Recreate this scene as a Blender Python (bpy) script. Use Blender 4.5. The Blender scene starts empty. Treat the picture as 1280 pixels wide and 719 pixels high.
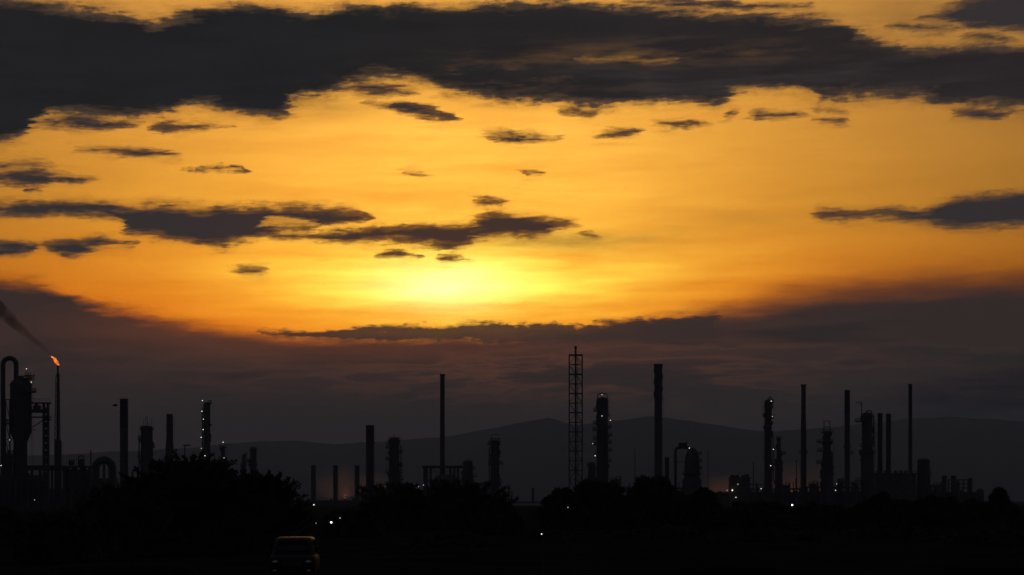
import bpy, bmesh, math, random
from mathutils import Vector, Matrix

random.seed(7)
SC = bpy.context.scene
COL = SC.collection

# ------------------------------------------------------------------ camera
F = 2567.0            # focal length in photograph pixels (28 degree view across 1280)
HOR = 625.0           # photograph row of the horizon
CAM_Z = 3.4           # metres
cam_data = bpy.data.cameras.new("camera")
cam_data.sensor_width = 36.0
cam_data.lens = 36.0 * F / 1280.0
cam_data.shift_y = (HOR - 359.5) / 1280.0
cam_data.clip_start = 0.5
cam_data.clip_end = 80000.0
cam = bpy.data.objects.new("camera", cam_data)
COL.objects.link(cam)
cam.location = (0, 0, CAM_Z)
cam.rotation_euler = (math.radians(90), 0, 0)
SC.camera = cam

# ------------------------------------------------------------------ colour management, sampling
SC.view_settings.view_transform = 'Standard'
SC.view_settings.look = 'None'
SC.view_settings.exposure = 0.0
SC.view_settings.gamma = 1.0
SC.cycles.use_denoising = True
SC.cycles.max_bounces = 5
SC.cycles.volume_bounces = 1
SC.cycles.sample_clamp_indirect = 2.0
SC.cycles.volume_max_steps = 256

# ------------------------------------------------------------------ sun
SUN_AZ = math.atan((556 - 640) / F)
SUN_EL = math.atan((HOR - 360) / F)
sun_data = bpy.data.lights.new("sun", 'SUN')
sun_data.energy = 0.08            # setting behind a veil of cloud
sun_data.angle = math.radians(8)
sun_data.color = (1.0, 0.62, 0.3)
sun = bpy.data.objects.new("sun", sun_data)
COL.objects.link(sun)
sun_dir = Vector((math.sin(SUN_AZ) * math.cos(SUN_EL), math.cos(SUN_AZ) * math.cos(SUN_EL), math.sin(SUN_EL)))
sun.rotation_euler = sun_dir.to_track_quat('Z', 'Y').to_euler()
sun.location = (0, 0, 300)

# ------------------------------------------------------------------ sky
world = bpy.data.worlds.new("World")
SC.world = world
world.use_nodes = True
NT = world.node_tree
NT.nodes.clear()


class E:
    """a scalar in the node tree; operators add Math nodes"""
    tree = None

    def __init__(self, s):
        self.s = s

    @staticmethod
    def m(op, *a, clamp=False):
        n = E.tree.nodes.new('ShaderNodeMath')
        n.operation = op
        n.use_clamp = clamp
        for i, v in enumerate(a):
            if isinstance(v, E):
                E.tree.links.new(v.s, n.inputs[i])
            else:
                n.inputs[i].default_value = float(v)
        return E(n.outputs[0])

    def __add__(s, o): return E.m('ADD', s, o)
    __radd__ = __add__
    def __sub__(s, o): return E.m('SUBTRACT', s, o)
    def __rsub__(s, o): return E.m('SUBTRACT', o, s)
    def __mul__(s, o): return E.m('MULTIPLY', s, o)
    __rmul__ = __mul__
    def __truediv__(s, o): return E.m('DIVIDE', s, o)


E.tree = NT
emin = lambda a, b: E.m('MINIMUM', a, b)
emax = lambda a, b: E.m('MAXIMUM', a, b)


def sstep(x, a, b):
    n = E.tree.nodes.new('ShaderNodeMapRange')
    n.interpolation_type = 'SMOOTHSTEP'
    for i, v in ((0, x), (1, a), (2, b)):
        if isinstance(v, E):
            E.tree.links.new(v.s, n.inputs[i])
        else:
            n.inputs[i].default_value = float(v)
    n.inputs[3].default_value = 0.0
    n.inputs[4].default_value = 1.0
    return E(n.outputs[0])


def gauss(u, v, u0, v0, su, sv):
    a = (u - u0) * (1.0 / su)
    b = (v - v0) * (1.0 / sv)
    return E.m('EXPONENT', (a * a + b * b) * -0.5)


def noise(x, y, z=0.0, detail=4.0, rough=0.55, dist=0.0, scale=1.0):
    c = E.tree.nodes.new('ShaderNodeCombineXYZ')
    for i, v in enumerate((x, y, z)):
        if isinstance(v, E):
            E.tree.links.new(v.s, c.inputs[i])
        else:
            c.inputs[i].default_value = float(v)
    n = E.tree.nodes.new('ShaderNodeTexNoise')
    n.inputs['Scale'].default_value = scale
    n.inputs['Detail'].default_value = detail
    n.inputs['Roughness'].default_value = rough
    n.inputs['Distortion'].default_value = dist
    E.tree.links.new(c.outputs[0], n.inputs['Vector'])
    return E(n.outputs['Fac']) - 0.5


def mixc(f, a, b):
    n = E.tree.nodes.new('ShaderNodeMix')
    n.data_type = 'RGBA'
    for i, v in ((0, f), (6, a), (7, b)):
        if isinstance(v, E):
            E.tree.links.new(v.s, n.inputs[i])
        elif isinstance(v, (tuple, list)):
            n.inputs[i].default_value = (*v, 1.0)
        else:
            n.inputs[i].default_value = v
    return E(n.outputs[2])


def addc(a, b, op='ADD', fac=1.0):
    n = E.tree.nodes.new('ShaderNodeMix')
    n.data_type = 'RGBA'
    n.blend_type = op
    n.clamp_factor = False
    n.inputs[0].default_value = 1.0
    for i, v in ((0, fac), (6, a), (7, b)):
        if isinstance(v, E):
            E.tree.links.new(v.s, n.inputs[i])
        elif isinstance(v, (tuple, list)):
            n.inputs[i].default_value = (*v, 1.0)
        else:
            n.inputs[i].default_value = v
    return E(n.outputs[2])


def srgb(r, g, b):
    f = lambda c: (c / 255 / 12.92) if c <= 10 else ((c / 255 + 0.055) / 1.055) ** 2.4
    return (f(r), f(g), f(b))


# direction -> azimuth and elevation, in units of 1/F radian (about one photograph pixel)
tc = NT.nodes.new('ShaderNodeTexCoord')
sep = NT.nodes.new('ShaderNodeSeparateXYZ')
NT.links.new(tc.outputs['Generated'], sep.inputs[0])
DX, DY, DZ = (E(sep.outputs[i]) for i in range(3))
U = E.m('ARCTAN2', DX, DY) * F + 640.0
V = HOR - E.m('ARCSINE', DZ) * F


def sky_uv(px, py):
    u = (px - 640) / F
    v = (HOR - py) / F
    return 640 + F * math.atan(u), HOR - F * math.atan(v / math.sqrt(1 + u * u))


# --- turbulence, streaked along the horizon
XS, YS = U * 0.01, V * 0.01


def noise3(x, y, z, detail, rough):
    """two decorrelated channels of one noise"""
    c = NT.nodes.new('ShaderNodeCombineXYZ')
    NT.links.new(x.s, c.inputs[0]); NT.links.new(y.s, c.inputs[1]); c.inputs[2].default_value = z
    n = NT.nodes.new('ShaderNodeTexNoise')
    n.inputs['Scale'].default_value = 1.0
    n.inputs['Detail'].default_value = detail
    n.inputs['Roughness'].default_value = rough
    NT.links.new(c.outputs[0], n.inputs['Vector'])
    s = NT.nodes.new('ShaderNodeSeparateColor')
    NT.links.new(n.outputs['Color'], s.inputs[0])
    return E(s.outputs[0]) - 0.5, E(s.outputs[1]) - 0.5, E(s.outputs[2]) - 0.5


n_wu, n_wv, n_mid = noise3(XS * 1.15 + YS * 1.1, YS * 5.4, 7.7, 6, 0.62)      # billows that bend the outlines
n_fin, n_fin2, n_fin3 = noise3(XS * 3.0 + YS * 4.0, YS * 18.0, 1.3, 5, 0.66)    # frayed edges
n_streak, n_soft, n_big = noise3(XS * 0.5 + YS * 0.5, YS * 4.0, 5.5, 4, 0.56)

UW = U + n_wu * 85.0 + n_fin2 * 24.0
VW = V + n_wv * 22.0 + n_fin * 9.0

C0, C1 = -160.0, 1440.0          # azimuth span of the cloud outlines
UT = (UW - C0) * (1.0 / (C1 - C0))
VLO, VHI = -200.0, 800.0


def curve(pts):
    """elevation of an outline as a function of azimuth"""
    n = NT.nodes.new('ShaderNodeFloatCurve')
    cm = n.mapping
    cm.use_clip = True
    cm.extend = 'HORIZONTAL'
    c = cm.curves[0]
    q = sorted(((p[0] - C0) / (C1 - C0), (p[1] - VLO) / (VHI - VLO)) for p in pts)
    c.points[0].location = q[0]
    c.points[1].location = q[-1]
    for p in q[1:-1]:
        c.points.new(*p)
    for p in c.points:
        p.handle_type = 'VECTOR'
    cm.update()
    NT.links.new(UT.s, n.inputs['Value'])
    return E(n.outputs[0]) * (VHI - VLO) + VLO


def interp(pts, x):
    for (x0, y0), (x1, y1) in zip(pts, pts[1:]):
        if x0 <= x <= x1:
            return y0 + (y1 - y0) * (x - x0) / max(x1 - x0, 1e-6)
    return pts[0][1] if x < pts[0][0] else pts[-1][1]


def band(clouds, closed=True):
    """one layer of separate cloud banks: each (top outline, bottom outline) -> signed depth inside (E)"""
    top, bot = [], []
    clouds = sorted(clouds, key=lambda c: c[0][0][0])
    for t, b in clouds:
        xs = sorted({p[0] for p in t} | {p[0] for p in b})
        for x in xs:
            yt, yb = interp(t, x), interp(b, x)
            u, vt = sky_uv(x, yt)
            _, vb = sky_uv(x, yb)
            top.append((u, vt)); bot.append((u, vb))
        # close the ends
        for x, yy in (((xs[0] - 7, 0), (xs[-1] + 7, 0)) if closed else ()):
            xe = xs[0] if x < xs[0] else xs[-1]
            m = (interp(t, xe) + interp(b, xe)) / 2
            u, vm = sky_uv(x, m)
            top.append((u, vm + 11)); bot.append((u, vm - 11))
    tcv, bcv = curve(top), curve(bot)
    return emin(VW - tcv, bcv - VW)


def lens(x0, x1, y0, y1, skew=0.0, fat=0.45):
    """a small lenticular cloudlet: flat-ish base, domed top"""
    n = 9
    t, b = [], []
    for i in range(n):
        f = i / (n - 1)
        g = (f / fat) if f < fat else (1 - f) / (1 - fat)
        w = max(0.0, 1 - (1 - g) ** 2) * random.uniform(0.7, 1.0)
        mid = y0 + (y1 - y0) * (0.6 + skew * (f - 0.5))
        h = (y1 - y0)
        t.append((x0 + (x1 - x0) * f, mid - 0.6 * h * w - .5))
        b.append((x0 + (x1 - x0) * f, mid + 0.4 * h * w + .5))
    return t, b


# --- cloud outlines
A_T = [(-160, -30), (0, -6), (40, 2), (80, 8), (100, 12), (130, 15), (150, 18), (175, 25), (190, 27), (215, 23), (240, 17), (265, 10), (290, 6), (310, 3), (330, 5),
       (350, 8), (370, 12), (385, 15), (400, 13), (430, 3), (455, 5), (480, 10), (500, 4), (520, 2), (540, 8), (560, 10), (580, 8), (600, 6),
       (620, 3), (640, 1), (700, -2), (780, 8), (840, 12), (900, 17), (960, 20), (1020, 22), (1055, 27), (1066, 40), (1080, 45), (1120, 52),
       (1140, 57), (1180, 56), (1220, 54), (1250, 52), (1280, 57), (1440, 66)]
A_B = [(-160, 190), (0, 180), (20, 175), (36, 170), (45, 155), (60, 142), (100, 144), (140, 146), (175, 147), (200, 145), (212, 142), (225, 135), (245, 131), (260, 132), (280, 137), (300, 140),
       (320, 146), (340, 149), (355, 149), (362, 140), (368, 124), (400, 120), (425, 115), (445, 103), (465, 98), (495, 96), (530, 101), (540, 105),
       (548, 112), (560, 115), (590, 120), (620, 124), (660, 124), (700, 128), (720, 132), (740, 134), (760, 132), (780, 129), (820, 128),
       (860, 129), (890, 130), (908, 128), (918, 116), (935, 112), (980, 110), (1010, 113), (1022, 124), (1060, 122), (1100, 122), (1140, 121),
       (1165, 121), (1185, 130), (1205, 132), (1240, 132), (1260, 134), (1280, 136), (1440, 150)]
Y_T = [(-30, 256), (0, 255), (56, 252), (75, 249), (113, 249.5), (150, 255), (169, 258), (225, 258), (263, 260), (338, 259), (413, 259), (443, 261), (462, 266)]
Y_B = [(-30, 264), (0, 267), (38, 273), (75, 271), (124, 270), (145, 273), (156, 282), (158, 295), (188, 297), (214, 299.5), (240, 302), (252, 309), (274, 309),
       (300, 304), (327, 297), (345, 290), (387, 287), (400, 282), (424, 281), (451, 277), (462, 270)]
JJ_T = [(1023, 266), (1050, 262.5), (1080, 261.6), (1145, 265), (1160, 259), (1190, 249), (1225, 245), (1280, 237.5), (1350, 240)]
JJ_B = [(1023, 269), (1050, 274), (1100, 271.6), (1140, 274), (1170, 281.6), (1200, 284), (1250, 284), (1280, 281.6), (1350, 270)]
AA_T = [(335, 295), (395, 290), (425, 288), (451, 289), (470, 283), (508, 279.6), (545, 279), (583, 281), (594, 277), (600, 269.5), (620, 265.7), (639, 267.6),
        (658, 271), (696, 273), (726, 279)]
AA_B = [(335, 298), (357, 299.5), (414, 300), (451, 303), (489, 303), (527, 306), (568, 309), (583, 305), (592, 297), (639, 295), (658, 296), (677, 293), (690, 289), (707, 283), (726, 281)]
Z_T = [(-60, 303), (0, 301), (22, 300), (41, 305), (56, 302), (75, 300), (131, 298), (150, 302), (173, 306)]
Z_B = [(-60, 312), (0, 319), (30, 318), (41, 310), (56, 312), (75, 321), (94, 319), (124, 311), (150, 308), (173, 307.5)]
II_T = [(329, 416), (369, 412), (406, 415), (425, 412), (451, 410), (480, 410), (523, 408), (564, 406.6), (613, 404.7), (643, 404.7), (677, 406), (733, 406.6),
        (771, 401), (800, 400), (900, 392)]
II_B = [(329, 418), (369, 420), (420, 425), (460, 426), (800, 428), (900, 420)]
UU_T = [(1145, 20), (1180, 8), (1210, -2), (1280, -20), (1400, -30)]
UU_B = [(1145, 22), (1180, 26), (1200, 36), (1280, 40), (1400, 44)]
LOW = [(-160, 340), (0, 354), (50, 358), (80, 370), (105, 380), (170, 394), (225, 407), (285, 416), (340, 423), (400, 425), (640, 424), (740, 414), (800, 402), (900, 390),
       (950, 378), (1000, 368), (1050, 361), (1100, 357), (1200, 352), (1280, 348), (1440, 340)]

n_puff = noise(XS * 8.0, YS * 12.0, 4.2, 4, 0.6)            # small billows
NB = n_big * 12.0 + n_mid * 17.0 + n_fin3 * 10.0 + n_puff * 11.0
FRAY = emax(n_fin2 * 6.0 + n_mid * 5.0 + 0.9, 0.3)      # crisp in places, feathered in others
NS = n_mid * 13.0 + n_fin3 * 11.0 + n_puff * 7.0


def alpha(d, soft):
    return sstep(d, -soft * 1.1, FRAY * soft)


def union(a, b):
    return E.m('SUBTRACT', a + b, a * b)


dA = band([(A_T, A_B)], False) + NB
cA = alpha(dA, 5.0)
# bright rents in the right half of the bank
rent = band([lens(722, 850, 73, 79)]) + NS * 0.8 - 1.0
cA = cA * (1.0 - alpha(rent, 5.0) * 0.35)
d1 = band([(Y_T, Y_B), (JJ_T, JJ_B), lens(548, 584, 319, 325)]) + NS
notch = band([lens(328, 398, 272, 283, .1, .3), lens(120, 158, 272, 290, .2, .7)]) + NS * 0.5
d2 = band([(Z_T, Z_B), (AA_T, AA_B), lens(1192, 1266, 133, 148)]) + NS
d3 = band([lens(176, 286, 150, 168, -.2, .3), lens(458, 574, 127, 146, 1.1, .55), lens(602, 692, 164, 178, .3, .4), lens(735, 797, 160, 174, -.4, .6),
           lens(806, 892, 148, 161, -.2, .4), lens(936, 1008, 138, 149, -.2), lens(1022, 1066, 135, 142)]) + NS - 1.2
d4 = band([lens(-20, 74, 202, 213), lens(90, 222, 181, 195, .6, .75), lens(425, 520, 99, 121, .3), lens(688, 743, 134, 144, .2), lens(903, 922, 139, 147), lens(1005, 1058, 148, 153),
           lens(1190, 1272, 41, 51)]) + NS * 0.8 - 0.6
d5 = band([lens(-30, 122, 212, 233, -.2), lens(508, 533, 211, 220, .5, .4), lens(586, 638, 247, 260, .5), lens(648, 676, 213, 219), lens(733, 758, 291, 299, .4), lens(1105, 1195, 30, 40)]) + NS * 0.8 - 1.0
d6 = band([lens(45, 175, 146, 162, .2), lens(290, 338, 334, 341), lens(468, 526, 313, 323), lens(780, 1005, -4, 12, .4, .4), (UU_T, UU_B)]) + NS * 0.8
d7 = band([(II_T, II_B), lens(28, 58, 234, 241), lens(230, 312, 207, 213, .1)]) + NS * 0.5 + n_puff * 9.0
cS = union(union(alpha(d1, 4.0) * (1.0 - alpha(notch, 4.0) * 0.85), alpha(d2, 4.0)), union(union(alpha(d3, 4.5), alpha(d4, 5.5)), union(alpha(d5, 4.5), alpha(d6, 4.5))))
cI = alpha(d7, 4.0)
# soft brown scud under the great bank and beside the central cloud
scud = gauss(U, V, 345, 140, 70, 13) * 0.55 + gauss(U, V, 560, 100, 60, 25) * 0.28 + gauss(U, V, 700, 303, 95, 9) * 0.42 + gauss(U, V, 1130, 40, 70, 12) * 0.25 + gauss(U, V, 930, 280, 90, 10) * 0.14
scud = emax(scud * (1.0 + n_mid * 3.2), 0.0)

# low bank over the hills: soft at the right, sharper at the left
low_top = curve([sky_uv(*p) for p in LOW])
dL = VW - low_top + n_big * 20.0 * emax(sstep(U, 330, 150), sstep(U, 780, 960)) + n_mid * (8.0 + sstep(U, 340, 200) * 12.0)
soft_right = sstep(U, 760, 1020) * 20.0 + sstep(U, 120, -20) * 5.0 + gauss(U, V, 255, 410, 80, 60) * 5.0 + 8.0
cL = sstep(dL, soft_right * -1.0, soft_right)

# --- clear sky behind: a Nishita sky, coloured by the dust and cirrus around the setting sun
sky = NT.nodes.new('ShaderNodeTexSky')
sky.sky_type = 'NISHITA'
sky.sun_disc = False
sky.sun_elevation = SUN_EL
sky.sun_rotation = SUN_AZ
sky.air_density = 2.0
sky.dust_density = 6.0
sky.ozone_density = 1.0
SKY_K = 0.036
clear = E(sky.outputs[0])
clear = addc(clear, (1.03, 0.98, 0.95), 'MULTIPLY')
veil = n_streak * 0.22 + n_soft * 0.10
vfac = NT.nodes.new('ShaderNodeVectorMath')
vfac.operation = 'SCALE'
NT.links.new(clear.s, vfac.inputs[0])
NT.links.new(((veil + 1.0) * SKY_K).s, vfac.inputs['Scale'])
clear = E(vfac.outputs[0])


def glow(c, u0, v0, su, sv, col, tex=None):
    g = gauss(U, V, u0, v0, su, sv)
    if tex is not None:
        g = g * emax(1.0 + tex, 0.0)
    return addc(c, col, 'ADD', g)


glow_tex = n_streak * 2.2 + n_soft * 1.4 + n_mid * 0.9
# light of the sun spread in the thin cirrus that veils it
clear = glow(clear, 556, 358, 55, 18, (0.25, 0.62, 0.52), n_mid * 1.2 + n_streak * 1.0)
clear = glow(clear, 575, 355, 160, 37, (0.36, 0.76, 0.10), glow_tex)
clear = glow(clear, 585, 250, 210, 130, (0.14, 0.18, 0.034), glow_tex)
# reddening just above the low bank
low_red = (sstep(V, 255, 400) * 0.75 + sstep(V, 340, 425) * 0.25) * (1.0 - gauss(U, V, 570, 355, 170, 45) * 0.8)
clear = mixc(low_red, clear, addc(clear, (1.33, 0.91, 0.56), 'MULTIPLY'))

# --- cloud colours: undersides and shaded faces of thick cloud at dusk
cloud_dark = mixc(sstep(U, 250, 1000), srgb(32, 32, 33), srgb(43, 38, 38))
tone = emax(1.0 + n_mid * 0.5 + n_soft * 0.5 + sstep(n_streak, 0.0, 0.25) * sstep(U, 480, 850) * 0.7, 0.3)
vs = NT.nodes.new('ShaderNodeVectorMath'); vs.operation = 'SCALE'
NT.links.new(cloud_dark.s, vs.inputs[0]); NT.links.new(tone.s, vs.inputs['Scale'])
cloud_dark = E(vs.outputs[0])
dS = emax(emax(emax(d1, d2), emax(d3, d4)), emax(d5, d6))
small_dark = mixc(gauss(U, V, 560, 320, 170, 70), srgb(55, 49, 50), srgb(78, 55, 44))
small_dark = mixc(sstep(dS + n_fin3 * 8.0, 0.5, 9.0), mixc(gauss(U, V, 560, 320, 300, 150), srgb(98, 72, 50), srgb(135, 88, 40)), small_dark)
cloud_dark = mixc(sstep(dA + n_fin3 * 10.0, 0.0, 13.0), srgb(84, 66, 50), cloud_dark)
lane = gauss(U, V, 830, 76, 130, 9) * sstep(n_streak + n_mid * 0.7, -0.08, 0.2) * 0.5 + gauss(U, V, 640, 104, 90, 14) * sstep(n_mid + n_streak * 0.4, 0.0, 0.2) * 0.4
cloud_dark = mixc(lane, cloud_dark, srgb(128, 92, 50))

# low bank: brown under the glow, slate toward the right and toward the ground
bank = mixc(sstep(V, 425, 520), srgb(78, 54, 46), srgb(46, 40, 38))
bank = mixc(sstep(U, 760, 1180) * 0.8, bank, srgb(50, 44, 42))
bank = mixc(sstep(U, 330, 60) * 0.7, bank, srgb(52, 44, 42))
bank = mixc(emin(sstep(V + (U - 1100.0) * 0.16 + n_soft * 18.0, 490, 545), 1.0), bank, srgb(34, 33, 35))
bank = mixc(sstep(V + (U - 1100.0) * 0.22 + n_soft * 30.0, 468, 522) * sstep(U, 980, 1160), bank, srgb(21, 22, 28))
# pinkish and dark streaks in the bank
ridge = emax(1.0 - E.m('ABSOLUTE', n_streak * 1.0 + n_mid * 0.45) * 14.0, 0.0)
bank = mixc(ridge * sstep(V, 418, 440) * sstep(V, 540, 470) * emax(gauss(U, V, 660, 450, 240, 40), 0.12) * 0.85, bank, srgb(104, 66, 50))
bank = mixc(sstep(n_streak + n_mid * 0.15, 0.02, -0.2) * 0.65, bank, srgb(42, 37, 37))
bank = mixc(sstep(n_soft + n_mid * 0.15, 0.02, 0.24) * 0.3 * sstep(V, 560, 480), bank, srgb(74, 54, 47))

# --- cloud over the rest of the sky (overhead, to the sides and behind)
n_over = noise(DX * 3.2, DY * 3.2, DZ * 8.0, 5, 0.6)
ou = (U - 600.0) * (1.0 / 1350.0)
ov = (V - 300.0) * (1.0 / 620.0)
over = sstep(E.m('SQRT', ou * ou + ov * ov) + n_over * 1.5, 0.92, 1.2)

c = mixc(emin(scud, 0.75), clear, srgb(96, 66, 40))
bank = mixc(gauss(U, V, 240, 412, 90, 15) * 0.55, bank, srgb(122, 68, 42))
bank = mixc(gauss(U, V, 440, 424, 190, 20) * 0.75, bank, srgb(118, 66, 42))
c = mixc(sstep(dL, soft_right * -1.7, soft_right * 0.6) * 0.7, c, addc(c, (0.42, 0.27, 0.36), 'MULTIPLY'))
c = mixc(cL, c, bank)
c = mixc(cI * 0.95, c, mixc(gauss(U, V, 560, 410, 220, 60), srgb(56, 46, 44), srgb(76, 55, 45)))
fringe = mixc(gauss(U, V, 560, 330, 300, 200), srgb(120, 82, 44), srgb(190, 120, 40))
c = mixc(emax(alpha(dA + 4.0, 11.0), alpha(emax(d1, d2) + 2.0, 7.0)) * 0.5, c, fringe)
wisp = emax(alpha(dA + 13.0, 13.0) * sstep(n_fin2 + n_mid * 0.6, -0.02, 0.2), alpha(dS + 8.0, 8.0) * sstep(n_fin2 + n_streak * 0.7, -0.02, 0.2))
c = mixc(wisp * 0.5, c, fringe)
c = mixc(cS, c, small_dark)
c = mixc(cA, c, cloud_dark)
c = mixc(over, c, srgb(44, 45, 53))

bg = NT.nodes.new('ShaderNodeBackground')
bg.inputs['Strength'].default_value = 1.0
NT.links.new(c.s, bg.inputs['Color'])
wout = NT.nodes.new('ShaderNodeOutputWorld')
NT.links.new(bg.outputs[0], wout.inputs['Surface'])
world.cycles.sampling_method = 'MANUAL'
world.cycles.sample_map_resolution = 1024

# ================================================================== helpers
import numpy as np
from mathutils import noise as mnoise


def mat(name, col, rough=0.7, metal=0.0, var=0.25, scale=0.6, spec=0.3):
    m = bpy.data.materials.new(name)
    m.use_nodes = True
    nt = m.node_tree
    b = nt.nodes['Principled BSDF']
    b.inputs['Roughness'].default_value = rough
    b.inputs['Metallic'].default_value = metal
    b.inputs['Specular IOR Level'].default_value = spec
    t = nt.nodes.new('ShaderNodeTexCoord')
    n = nt.nodes.new('ShaderNodeTexNoise')
    n.inputs['Scale'].default_value = scale
    n.inputs['Detail'].default_value = 4
    r = nt.nodes.new('ShaderNodeValToRGB')
    r.color_ramp.elements[0].position = 0.3
    r.color_ramp.elements[1].position = 0.7
    r.color_ramp.elements[0].color = (*[c * (1 - var) for c in col], 1)
    r.color_ramp.elements[1].color = (*[min(1, c * (1 + var)) for c in col], 1)
    nt.links.new(t.outputs['Object'], n.inputs['Vector'])
    nt.links.new(n.outputs['Fac'], r.inputs['Fac'])
    nt.links.new(r.outputs['Color'], b.inputs['Base Color'])
    return m


def emit(name, col, strength):
    m = bpy.data.materials.new(name)
    m.use_nodes = True
    nt = m.node_tree
    b = nt.nodes['Principled BSDF']
    b.inputs['Base Color'].default_value = (*col, 1)
    b.inputs['Emission Color'].default_value = (*col, 1)
    b.inputs['Emission Strength'].default_value = strength
    m.cycles.emission_sampling = 'NONE'
    return m


M = dict(
    steel=mat('weathered_steel', (0.10, 0.10, 0.102), 0.75, 0.0, 0.15, 0.3, 0.15),
    dark=mat('dark_painted_steel', (0.07, 0.07, 0.075), 0.6, 0.1),
    galv=mat('galvanised_steel', (0.10, 0.10, 0.105), 0.7, 0.1),
    clad=mat('insulation_cladding', (0.10, 0.10, 0.10), 0.7, 0.0, 0.12, 0.25, 0.15),
    concrete=mat('stained_concrete', (0.27, 0.26, 0.24), 0.9),
    rust=mat('rust_red_paint', (0.11, 0.075, 0.065), 0.8),
    band=mat('sooty_paint', (0.05, 0.045, 0.045), 0.8),
    roof=mat('corrugated_roof', (0.14, 0.14, 0.14), 0.95, 0, 0.2, 0.4, 0.05),
    wall=mat('plant_wall', (0.12, 0.115, 0.105), 0.9),
    leaf=mat('leaf', (0.045, 0.07, 0.025), 0.65, 0, 0.45, 1.3, 0.2),
    leaf2=mat('dark_leaf', (0.035, 0.055, 0.022), 0.65, 0, 0.45, 1.0, 0.2),
    bark=mat('bark', (0.09, 0.07, 0.05), 0.95),
    ground=mat('dry_grass_and_dirt', (0.03, 0.028, 0.022), 1.0, 0, 0.4, 0.15, 0.0),
    hill=mat('wooded_hill', (0.05, 0.055, 0.045), 1.0, 0, 0.3, 0.002, 0.0),
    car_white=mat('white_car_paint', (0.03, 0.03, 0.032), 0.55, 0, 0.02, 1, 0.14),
    car_grey=mat('silver_car_paint', (0.04, 0.04, 0.042), 0.95, 0.0, 0.1, 1, 0.0),
    glass=mat('tinted_glass', (0.015, 0.016, 0.018), 0.7, 0, 0.05, 1, 0.0),
    rubber=mat('tyre_rubber', (0.02, 0.02, 0.02), 0.85),
    chrome=mat('bright_trim', (0.5, 0.5, 0.5), 0.2, 0.9, 0.05),
    feather=mat('dark_feather', (0.02, 0.018, 0.018), 0.8),
    lamp=emit('lamp_white', (1.0, 0.88, 0.70), 1.7),
    lamp_dim=emit('lamp_dim', (1.0, 0.9, 0.78), 0.8),
    lamp_green=emit('lamp_greenish', (0.75, 1.0, 0.85), 1.3),
    lamp_hot=emit('lamp_bright', (1.0, 0.97, 0.9), 6.0),
)


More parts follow.
